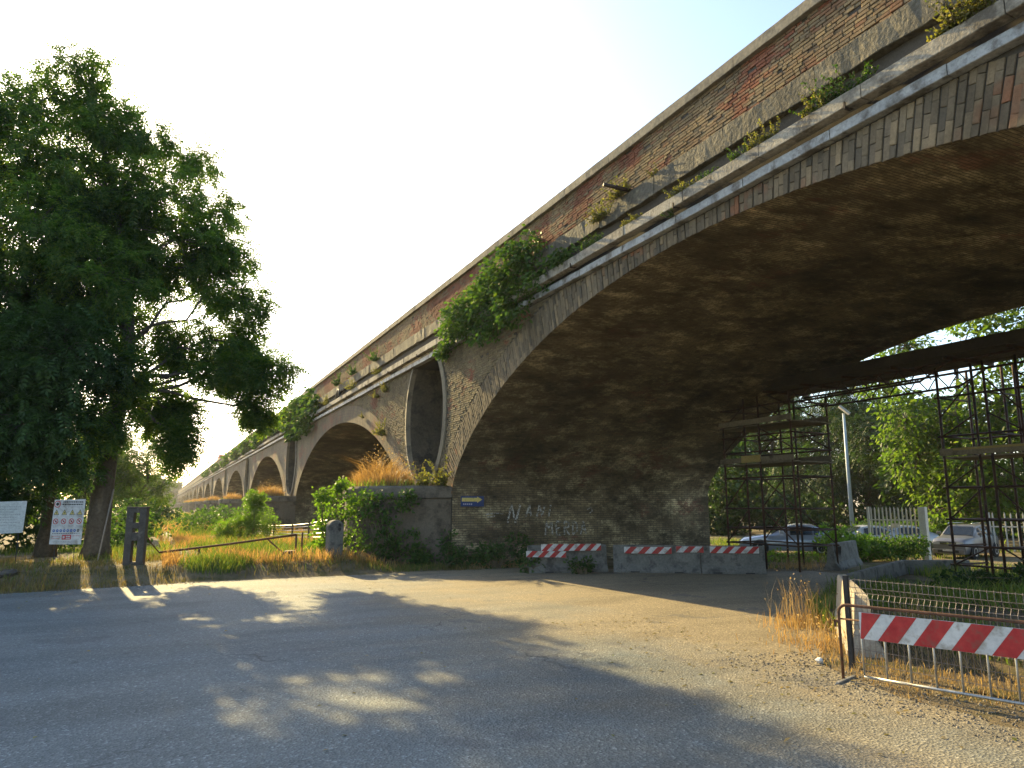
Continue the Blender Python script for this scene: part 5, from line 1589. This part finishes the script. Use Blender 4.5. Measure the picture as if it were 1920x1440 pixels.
# ------------------------------------------------------------------ cars
def car(name, label, loc, rz, prof, W, wb, wr, paintm, suv=False, roofbar=False, group=None):
    """prof: stations (x, belt z, top z, roof half width factor); x runs from the nose (positive) to the tail"""
    root = empty(name, (loc[0], loc[1], 0), rz)
    tag(root, label, 'car', group)
    hw = W / 2
    rings = []
    zl = 0.24 if suv else 0.19
    for x, belt, top, k in prof:
        e = 1.0
        if abs(x) > prof[0][0] - 0.25: e = 0.90
        b = belt
        rings.append([(x, -hw * 0.90 * e, zl), (x, -hw * 0.985 * e, zl + 0.16), (x, -hw * e, b * 0.62), (x, -hw * 0.97 * e, b), (x, -hw * k * e, (b + top) / 2 + 0.02 if top - b > 0.1 else (b + top) / 2),
                      (x, -hw * k * 0.90 * e, top - 0.03), (x, -hw * k * 0.55 * e, top), (x, hw * k * 0.55 * e, top), (x, hw * k * 0.90 * e, top - 0.03), (x, hw * k * e, (b + top) / 2 + 0.02 if top - b > 0.1 else (b + top) / 2),
                      (x, hw * 0.97 * e, b), (x, hw * e, b * 0.62), (x, hw * 0.985 * e, zl + 0.16), (x, hw * 0.90 * e, zl)])
    m = len(rings[0]); mb = MB()
    for r_ in rings: mb.v += r_
    for i in range(len(rings) - 1):
        for j in range(m):
            j2 = (j + 1) % m
            mb.f.append((i * m + j, i * m + j2, (i + 1) * m + j2, (i + 1) * m + j))
    mb.f.append(tuple(range(m))); mb.f.append(tuple((len(rings) - 1) * m + j for j in range(m)))
    body = mb.build('body', paintm, root)
    smooth_angle(body, 38)
    # side glass: between stations with a cabin
    cab = [p for p in prof if p[2] - p[1] > 0.22]
    for s in (-1, 1):
        lo = [(x, s * hw * (0.985 * 0.97 + 0.02), b + 0.05) for x, b, t, k in cab]
        hi = [(x, s * (hw * k * 0.97 + 0.012), t - 0.11) for x, b, t, k in cab]
        nC = len(cab)
        vs = lo + hi
        half = nC // 2
        for r0_, r1_ in ((0, half), (half, nC - 1)):
            for i in range(r0_, r1_):
                pass
            seg = list(range(r0_, r1_ + 1))
            if len(seg) < 2: continue
            vv = [lo[i] for i in seg] + [hi[i] for i in seg]
            q = len(seg)
            # shrink a little from the pillar
            cxm = sum(v[0] for v in vv) / len(vv)
            vv = [((v[0] - cxm) * 0.95 + cxm, v[1], v[2]) for v in vv]
            MB().add(vv, [(i, i + 1, q + i + 1, q + i) for i in range(q - 1)]).build('side_window', M_GLASS, root)
    # windscreen and rear window lie on the sloping panels
    def screen(i, nm):
        (x0, b0, t0, k0), (x1, b1, t1, k1) = prof[i], prof[i + 1]
        y0, y1 = hw * k0 * 0.84, hw * k1 * 0.80
        n_ = Vector((t0 - t1, 0, x1 - x0)); n_ = n_.normalized() * 0.018
        if n_.z < 0: n_ = -n_
        vs = [Vector((x0 + (x1 - x0) * 0.06, -y0, t0 + (t1 - t0) * 0.06)) + n_, Vector((x0 + (x1 - x0) * 0.06, y0, t0 + (t1 - t0) * 0.06)) + n_, Vector((x0 + (x1 - x0) * 0.92, y1, t0 + (t1 - t0) * 0.92)) + n_, Vector((x0 + (x1 - x0) * 0.92, -y1, t0 + (t1 - t0) * 0.92)) + n_]
        MB().add(vs, [(0, 1, 2, 3)]).build(nm, M_GLASS, root)
    ws = max(range(len(prof) - 1), key=lambda i: prof[i + 1][2] - prof[i][2])
    screen(ws, 'windscreen')
    rw = max(range(len(prof) - 1), key=lambda i: prof[i][2] - prof[i + 1][2])
    screen(rw, 'rear_window')
    nose = prof[0]
    for wx in (wb / 2, -wb / 2):
        for s in (-1, 1):
            ar = MB().lathe([(wr * 1.14, -0.012), (wr * 1.14, 0.012)], 22, (wx, s * (hw + 0.002), wr * 1.03), 'y').build('wheel_arch', M_BLKPL, root)
            wh = empty('wheel', (wx, s * (hw - 0.06), wr)); wh.parent = root
            MB().lathe([(wr * 0.62, -0.10), (wr * 0.95, -0.10), (wr, -0.06), (wr, 0.06), (wr * 0.95, 0.10), (wr * 0.62, 0.10)], 22, (0, 0, 0), 'y').build('tyre', M_RUBBER, wh, True)
            rim = MB().lathe([(wr * 0.60, -0.085), (wr * 0.60, 0.105), (wr * 0.2, 0.09), (0.02, 0.10)], 18, (0, 0, 0), 'y') if s > 0 else MB().lathe([(wr * 0.60, 0.085), (wr * 0.60, -0.105), (wr * 0.2, -0.09), (0.02, -0.10)], 18, (0, 0, 0), 'y')
            rim.build('rim', M_GALV, wh)
    x0 = nose[0]
    for s in (-1, 1):
        MB().box(x0 - 0.20, x0 + 0.012, s * hw * 0.62 - 0.17, s * hw * 0.62 + 0.17, nose[2] - 0.16, nose[2] - 0.03).build('headlight', M_LIGHTG, root)
        mr = MB().box(-0.09, 0.09, -0.10, 0.10, -0.075, 0.075).build('mirror', paintm, root)
        xa = prof[ws + 1][0] + 0.35
        mr.location = (xa, s * (hw + 0.09), prof[ws][2] + 0.12); bevel(mr, 0.03, 2)
    MB().box(x0 - 0.02, x0 + 0.022, -hw * 0.42, hw * 0.42, nose[2] - 0.15, nose[2] - 0.06).build('grille', M_BLKPL, root)
    MB().box(x0 - 0.02, x0 + 0.030, -hw * 0.40, hw * 0.40, nose[2] - 0.115, nose[2] - 0.095).build('grille_bar', M_CHROME, root)
    bp = MB().box(x0 - 0.12, x0 + 0.05, -hw * 0.84, hw * 0.84, zl, nose[2] * 0.56).build('bumper', paintm, root); bevel(bp, 0.04, 2)
    MB().box(x0 + 0.045, x0 + 0.062, -hw * 0.55, hw * 0.55, zl + 0.07, zl + 0.20).build('air_intake', M_BLKPL, root)
    MB().box(x0 + 0.055, x0 + 0.068, -0.26, 0.26, zl + 0.14, zl + 0.25).build('number_plate', M_WHITE, root)
    if suv:
        MB().lathe([(0.055, 0), (0.055, 0.03)], 14, (x0 + 0.012, 0, nose[2] - 0.10), 'x').build('badge', M_CHROME, root)
        for s in (-1, 1):
            MB().tube([(0.55, s * hw * 0.62, prof[5][2] + 0.03), (0.45, s * hw * 0.62, prof[5][2] + 0.07), (-1.3, s * hw * 0.62, prof[5][2] + 0.06), (-1.4, s * hw * 0.62, prof[5][2] + 0.02)], 0.022, 6).build('roof_rail', M_CHROME, root, True)
    return root
SUV = [(2.15, 0.70, 0.88, 0.88), (2.0, 0.86, 1.02, 0.92), (1.2, 1.00, 1.13, 0.92), (1.0, 1.02, 1.15, 0.92), (0.35, 1.04, 1.66, 0.82), (-0.1, 1.04, 1.74, 0.82), (-1.1, 1.06, 1.73, 0.82), (-1.75, 1.06, 1.66, 0.80), (-2.05, 1.03, 1.10, 0.86), (-2.15, 0.75, 0.95, 0.88)]
car('parked_car', 'silver off-roader parked nose-on behind the right scaffold', (35.5, 22.15), R(190), SUV, 1.86, 2.6, 0.36, M_SILVER, True).scale = (0.9,) * 3
SAL = [(2.2, 0.55, 0.62, 0.86), (2.0, 0.66, 0.76, 0.90), (1.1, 0.80, 0.90, 0.90), (0.85, 0.82, 0.93, 0.90), (0.0, 0.86, 1.36, 0.76), (-0.4, 0.87, 1.42, 0.75), (-1.0, 0.88, 1.38, 0.75), (-1.85, 0.90, 1.05, 0.82), (-2.1, 0.86, 0.98, 0.86), (-2.2, 0.60, 0.85, 0.86)]
VD = Vector((-0.72, 0.69, 0)).normalized()
car('parked_car', 'blue-grey saloon car seen side-on behind the left scaffold', (29.3, 27.4), math.atan2(VD.y, VD.x), SAL, 1.8, 2.6, 0.32, M_NAVY).scale = (1.1,) * 3
car('parked_car', 'pale car mostly hidden by the blue-grey saloon and the leafy shrub', (34.3, 27.2), math.atan2(0.5, -0.86), SAL, 1.8, 2.6, 0.32, M_PALECAR)
car('parked_car', 'pale green-grey car behind the spiked fence panel', (36.2, 26.6), math.atan2(0.45, -0.9), SAL, 1.8, 2.6, 0.32, M_PALECAR)

# red lorry crossing the bridge far away
lo = empty('lorry', (14.2, 205, 11.3))
tag(lo, 'tiny red lorry on the bridge deck above the far arches', 'lorry')
cb = MB().prism([(-1.2, 0.6), (1.2, 0.6), (1.2, 3.6), (0.9, 4.2), (-1.2, 4.2)], 'x', -1.2, 1.2).build('cab', M_TRUCKR, lo); bevel(cb, 0.1, 2)
cb.location = (0, -2.0, 0)
MB().box(-1.0, 1.0, -3.26, -3.21, 2.4, 3.5).build('windscreen', M_GLASS, lo)
MB().box(-1.25, 1.25, -0.5, 6.0, 1.0, 4.0).build('load_bed', M_TRUCKR, lo)
MB().tube([(-1.3, -3.0, 3.2), (-1.3, -3.3, 5.3)], 0.07, 6).build('exhaust', M_BLKPL, lo)
for y in (-2, 3.5, 4.8):
    for s in (-1, 1):
        MB().lathe([(0.5, -0.14), (0.5, 0.14)], 14, (s * 1.05, y, 0.5), 'x').build('wheel', M_RUBBER, lo)

# ------------------------------------------------------------------ left side: posts, bar, signs
sp = empty('slotted_post', (-0.67, 28.3, 0.42), R(-12)); sp.scale = (0.68, 0.82, 0.82)
tag(sp, 'weathered concrete slotted post, tall and dark, left of the rusty bar', 'post')
mb = MB()
W2, TD = 0.47, 0.22
for s in (-1, 1):
    mb.box(s * W2 - (0.0 if s < 0 else 0.34), s * W2 + (0.34 if s < 0 else 0.0), -TD, TD, 0.0, 2.40)
body = mb.build('upright', M_OLDCONC, sp); bevel(body, 0.03, 2)
for z0_, z1_, nm in ((0.0, 0.18, 'foot_block'), (1.05, 1.40, 'cross_block'), (1.55, 1.80, 'cross_block'), (2.20, 2.44, 'head_block')):
    o = MB().box(-W2 + 0.33, W2 - 0.33, -TD - 0.01, TD + 0.01, z0_, z1_).build(nm, M_OLDCONC, sp); bevel(o, 0.02, 1)
o = MB().box(-W2 - 0.02, W2 + 0.02, -TD - 0.02, TD + 0.02, 2.38, 2.46).build('cap', M_OLDCONC, sp); bevel(o, 0.03, 2)
rp_ = empty('rounded_post', (6.2, 28.45, 0.40), R(10)); rp_.scale = (0.82,) * 3
tag(rp_, 'round-topped grey concrete post with two dark eyes by the pier bush', 'post')
prof_ = [(-0.36, 0)] + [(-0.36 * math.cos(t), 1.55 + 0.30 * math.sin(t)) for t in np.linspace(0, math.pi, 11)] + [(0.36, 0)]
o = MB().prism(prof_, 'y', -0.24, 0.24).build('shaft', M_CONC, rp_); bevel(o, 0.05, 2)
for z in (1.42, 1.62):
    MB().lathe([(0.075, -0.255), (0.075, -0.235)], 14, (0.14, 0, z), 'y').build('eye', M_BLKPL, rp_)
bar = empty('bar_gate', (3.0, 36, 0))
tag(bar, 'rusty swing bar tilting down to the left across the meadow path', 'gate')
def bp_(name, pts, r):
    o = MB().tube(pts, r, 8).build(name, M_RUST, bar, True); o.location = -Vector(bar.location); return o
bp_('bar', [(0.11, 36, 0.42), (3.0, 36, 0.72), (6.0, 36, 1.09)], 0.050)
bp_('prop', [(1.72, 35.97, 0.0), (1.75, 36, 0.58)], 0.035)
bp_('hinge_post', [(6.02, 36.05, 0), (6.02, 36.05, 1.12)], 0.05)
bp_('hinge_post', [(6.32, 36.15, 0), (6.32, 36.15, 1.2)], 0.045)
bp_('strut', [(4.7, 36, 0.90), (5.55, 36, 0.15)], 0.035)
bp_('stay', [(0.11, 36, 0.42), (-0.25, 35.3, 0.9), (-0.45, 34.75, 1.25)], 0.025)
o = MB().lathe([(0.0, 0.0), (0.30, 0.02), (0.36, 0.15), (0.28, 0.34), (0.0, 0.36)], 10).build('counterweight', M_RUST, bar); roughen(o.data, 0.04, 4, 1)
o.location = Vector((5.75, 35.95, 0)) - Vector(bar.location)
bar.location = (2.46, 29.52, 0.44); bar.scale = (0.82,) * 3
wf = empty('wire_fence', (7.2, 43, 0))
tag(wf, 'sagging old rail fence running from the sapling to the pier bush', 'fence')
for z in (0.65, 0.82, 1.0, 1.18, 1.32):
    o = MB().tube([(6.1, 54, z * 0.85), (6.6, 48, z * 0.9), (7.1, 44, z), (7.5, 41, z * 1.12), (8.0, 38.4, z * 1.3)], 0.018, 5).build('wire', M_GALV, wf); o.location = -Vector(wf.location)
for x, y, h in ((6.1, 54, 1.25), (6.6, 48, 1.3), (7.1, 44, 1.4), (7.5, 41, 1.6)):
    o = MB().tube([(x, y, 0), (x, y, h)], 0.05, 7).build('post', M_OLDCONC, wf); o.location = -Vector(wf.location)

# safety sign -----------------------------------------------------------
sg = empty('safety_sign', (-2.95, 30.34, 0.44), R(3)); sg.scale = (0.64, 0.82, 0.82)
tag(sg, 'white site safety sign with yellow triangles and red circles before the trunk', 'sign')
SW, S0, S1 = 0.76, 0.80, 2.76
bd = MB().prism([(-SW, S0 + 0.03), (SW, S0 - 0.0), (SW + 0.02, S1), (-SW + 0.06, S1 - 0.03)], 'y', -0.02, 0.02).build('board', M_WHITE, sg)
yf = -0.024
def rect(x0, x1, z0, z1, mat, nm='print', d=0.003):
    return MB().box(x0, x1, yf - d, yf, z0, z1).build(nm, mat, bd)
def disc(x, z, r, mat, nm, d=0.003, n=18):
    return MB().lathe([(r, yf - d), (r, yf)], n, (x, 0, z), 'y').build(nm, mat, bd)
def words(x0, x1, z, h, mat, seed):
    r_ = random.Random(seed); x = x0
    mb = MB()
    while x < x1 - 0.02:
        wl = r_.uniform(0.03, 0.09)
        mb.box(x, min(x + wl, x1), yf - 0.003, yf, z, z + h)
        x += wl + 0.022
    return mb.build('text_line', mat, bd)
disc(-0.55, S1 - 0.22, 0.15, M_SRED, 'prohibition_disc'); disc(-0.55, S1 - 0.22, 0.115, M_WHITE, 'prohibition_face', 0.005); disc(-0.55, S1 - 0.22, 0.07, M_INK, 'hand_mark', 0.007)
words(-0.28, 0.68, S1 - 0.15, 0.055, M_INK, 1); words(-0.32, 0.70, S1 - 0.26, 0.055, M_INK, 2); words(-0.36, 0.66, S1 - 0.35, 0.022, M_INKG, 3)
for i in range(4):
    x = -0.56 + i * 0.375
    zt = S1 - 0.62
    MB().prism([(x - 0.13, zt - 0.06), (x + 0.13, zt - 0.06), (x, zt + 0.18)], 'y', yf - 0.003, yf).build('warning_triangle', M_INK, bd)
    MB().prism([(x - 0.098, zt - 0.04), (x + 0.098, zt - 0.04), (x, zt + 0.135)], 'y', yf - 0.006, yf).build('triangle_face', M_SIGNY, bd)
    rect(x - 0.018, x + 0.018, zt - 0.01, zt + 0.07, M_INK, 'triangle_mark', 0.009)
    words(x - 0.13, x + 0.13, zt - 0.12, 0.022, M_INKG, 10 + i)
    zc = S1 - 0.96
    disc(x, zc, 0.125, M_SRED, 'prohibition_disc'); disc(x, zc, 0.092, M_WHITE, 'prohibition_face', 0.006); disc(x + 0.01, zc, 0.04, M_INK, 'prohibition_mark', 0.008)
    MB().box(-0.11, 0.11, -0.009, 0, -0.014, 0.014, Matrix.Translation((x, yf, zc)) @ Matrix.Rotation(R(45), 4, 'Y')).build('prohibition_bar', M_SRED, bd)
    words(x - 0.12, x + 0.12, zc - 0.20, 0.02, M_INKG, 20 + i); words(x - 0.10, x + 0.10, zc - 0.25, 0.02, M_INKG, 30 + i)
for i in range(8):
    disc(-0.60 + i * 0.165, S1 - 1.36, 0.062, M_SBLUE if i < 7 else M_INK, 'duty_disc')
    rect(-0.62 + i * 0.165, -0.58 + i * 0.165, S1 - 1.375, S1 - 1.34, M_WHITE, 'duty_mark', 0.006)
words(-0.66, 0.66, S1 - 1.49, 0.024, M_INK, 41)
rect(-0.19, 0.25, S1 - 1.74, S1 - 1.54, M_SRED, 'red_panel'); 
MB().box(-0.15, -0.06, yf - 0.007, yf, S1 - 1.69, S1 - 1.59).box(0.0, 0.09, yf - 0.007, yf, S1 - 1.64, S1 - 1.58).box(0.11, 0.20, yf - 0.007, yf, S1 - 1.64, S1 - 1.58).box(0.0, 0.20, yf - 0.007, yf, S1 - 1.71, S1 - 1.67).build('panel_mark', M_WHITE, bd)
words(-0.66, -0.26, S1 - 1.60, 0.02, M_SRED, 50); words(-0.66, -0.30, S1 - 1.70, 0.02, M_SRED, 51); words(0.32, 0.66, S1 - 1.60, 0.02, M_SRED, 52)
words(-0.6, 0.62, S1 - 1.83, 0.02, M_INKG, 60); words(-0.5, 0.4, S1 - 1.89, 0.02, M_INKG, 61)
MB().box(-0.48, -0.45, 0.02, 0.05, 0.0, 2.7).build('sign_post', M_BLKPL, sg); MB().box(0.45, 0.48, 0.02, 0.05, 0.0, 2.7).build('sign_post', M_BLKPL, sg)
nb_ = empty('notice_board', (-4.72, 30.34, 0.44), R(2)); nb_.scale = (0.82,) * 3
tag(nb_, 'blank-looking white notice board at the far left edge', 'sign')
bd = MB().prism([(-0.9, 1.28), (0.56, 1.34), (0.60, 2.68), (-0.9, 2.62)], 'y', -0.02, 0.02).build('board', stained('notice_white', (0.48, 0.50, 0.47), (0.58, 0.59, 0.56), 2, fine=20, bump=0.05), nb_)
for i in range(8):
    words(-0.7, 0.42 - 0.12 * (i % 3), 2.42 - i * 0.11, 0.02, M_INKG, 70 + i)
for x in (-0.7, 0.4):
    MB().box(x, x + 0.03, 0.02, 0.05, 0, 2.6).build('sign_post', M_BLKPL, nb_)
o = MB().tube([(-1.93, 30.9, 0.4), (-1.80, 31.7, 1.9), (-1.70, 32.5, 3.1)], 0.029, 7).build('leaning_pole', stained('pale_pole', (0.26, 0.23, 0.19), (0.34, 0.30, 0.25), 3), None, True)
tag(o, 'thin pale pole leaning against the locust trunk', 'pole')
me = MB().lathe([(0.5, 0.0), (0.55, 0.1), (0.42, 0.22), (0.0, 0.24)], 10).mesh('stone'); roughen(me, 0.12, 2, 3)
o = link('stone_block', me, M_OLDCONC); o.location = (-4.27, 27.5, 0.33); o.scale = (0.8,) * 3; tag(o, 'grey stone lying in the grass below the white notice', 'stone')

# arrow sign on the brick wall, graffiti ----------------------------------
WY = ARCHES[0][0] + ARCHES[0][1]          # inner wall plane y = 28.8
ag = empty('arrow_sign', (12.1, WY - 0.05, 2.67))
tag(ag, 'small blue sign with a yellow right-pointing arrow on the brick wall', 'sign')
MB().box(-0.50, 0.58, -0.012, 0.012, -0.24, 0.20).build('panel', M_SIGNB, ag)
MB().prism([(-0.46, -0.03), (0.26, -0.03), (0.26, -0.08), (0.50, 0.055), (0.26, 0.18), (0.26, 0.13), (-0.46, 0.13)], 'y', -0.018, -0.010).build('arrow', M_SIGNY, ag)
mb = MB()
for i in range(5): mb.box(-0.40 + i * 0.09, -0.40 + i * 0.09 + 0.06, -0.017, -0.010, -0.17, -0.11)
mb.build('lettering', stained('pale_letters', (0.35, 0.38, 0.5), (0.4, 0.42, 0.55), 4, bump=0), ag)

def paintmat():
    n = NT('worn_graffiti_paint')
    a = n.ramp(n.noise(9, 5, 0.7), [(0.42, 0.0), (0.57, 0.9)])
    p = n.pbr((0.50, 0.475, 0.42), 0.8)
    t = n.new('ShaderNodeBsdfTransparent')
    m = n.new('ShaderNodeMixShader')
    n.put(m.inputs[0], a)
    n.t.links.new(t.outputs[0], m.inputs[1]); n.t.links.new(p, m.inputs[2])
    return n.finish(m.outputs[0])
M_GRAF = paintmat()
def stroke_text(strokes, x0, z0, s, wd, slant=0.0):
    for st in strokes:
        mb = MB()
        for (ax, az), (bx, bz) in zip(st[:-1], st[1:]):
            mb.beam((x0 + (ax + slant * az) * s, WY - 0.012, z0 + az * s), (x0 + (bx + slant * bz) * s, WY - 0.012, z0 + bz * s), 0.004, wd, (0, 0, 1) if abs(bx - ax) > abs(bz - az) * 0.1 else (1, 0, 0))
        o = mb.build('graffiti_stroke', M_GRAF, bridge); o.location = -BO
N_ = [[(0, 0), (0.12, 1), (0.5, 0), (0.68, 1)]]
A1 = [[(0, 0), (0.25, 1), (0.5, 0.05)], [(0.1, 0.35), (0.42, 0.38)]]
I1 = [[(0, 0), (0.1, 1)]]
def sh(ss, dx): return [[(x + dx, z) for x, z in s_] for s_ in ss]
stroke_text(sh(N_, 0), 13.85, 1.72, 0.78, 0.10, 0.12)
stroke_text(sh(A1, 0) + sh(N_, 1.1) + sh(I1, 2.25), 14.75, 1.98, 0.52, 0.085, 0.12)
stroke_text([[(0, 0.2), (0.9, 0.3), (1.5, 0.25)], [(0.1, 0.0), (0.8, 0.05)], [(0.3, 0.55), (0.5, 0.6)]], 12.8, 1.98, 0.55, 0.05)
ME = [[(0, 0), (0.05, 1), (0.3, 0.5), (0.55, 1), (0.6, 0)]]
E1 = [[(0.4, 1), (0, 1), (0, 0), (0.42, 0)], [(0, 0.5), (0.35, 0.5)]]
R1 = [[(0, 0), (0, 1), (0.4, 0.9), (0.4, 0.6), (0, 0.5), (0.45, 0)]]
D1 = [[(0, 0), (0, 1), (0.35, 0.85), (0.4, 0.3), (0, 0)]]
stroke_text(ME + sh(E1, 0.95) + sh(R1, 1.65) + sh(D1, 2.4) + sh(A1, 3.1), 15.75, 1.15, 0.60, 0.075)
stroke_text([[(0, 0.6), (0.3, 0.8), (0.5, 0.5), (0.2, 0.3)]], 18.0, 1.95, 0.55, 0.05)

# drain pipe and coil of hose on the bridge face
o = MB().tube([(11.3, 15.25, 11.12), (10.75, 15.35, 11.18), (10.35, 15.42, 11.22)], 0.055, 12).build('drain_pipe', M_DARKMETAL, bridge, True); o.location = -BO
o = MB().tube([(10.75, 15.35, 11.18), (10.70, 15.36, 11.185)], 0.07, 12).build('pipe_collar', M_DARKMETAL, bridge, True); o.location = -BO
mb = MB()
for i in range(4):
    pts = [(10.92 + 0.04 * i + 0.1 * math.cos(t), 51.0 + (1.0 - 0.12 * i) * math.cos(t), 10.15 + (0.55 - 0.1 * i) * max(0, math.sin(t)) + 0.03 * i) for t in np.linspace(0, math.pi, 14)]
    mb.tube(pts, 0.06, 7)
o = mb.build('hose_coil', M_BLKPL, None, True)
tag(o, 'coil of black hose lying on the gutter ledge above the second arch', 'hose')

# ------------------------------------------------------------------ haze in the air
hz = MB().box(-720, 820, -270, 1320, -1.0, 29.0).build('haze', None)
n = NT('thin_haze')
pv = n.new('ShaderNodeVolumePrincipled')
pv.inputs['Color'].default_value = (0.92, 0.93, 0.94, 1)
pv.inputs['Density'].default_value = 0.00022
pv.inputs['Anisotropy'].default_value = 0.3
n.t.links.new(pv.outputs[0], n.out.inputs['Volume'])
hz.data.materials.append(n.m)
tag(hz, kind='stuff')
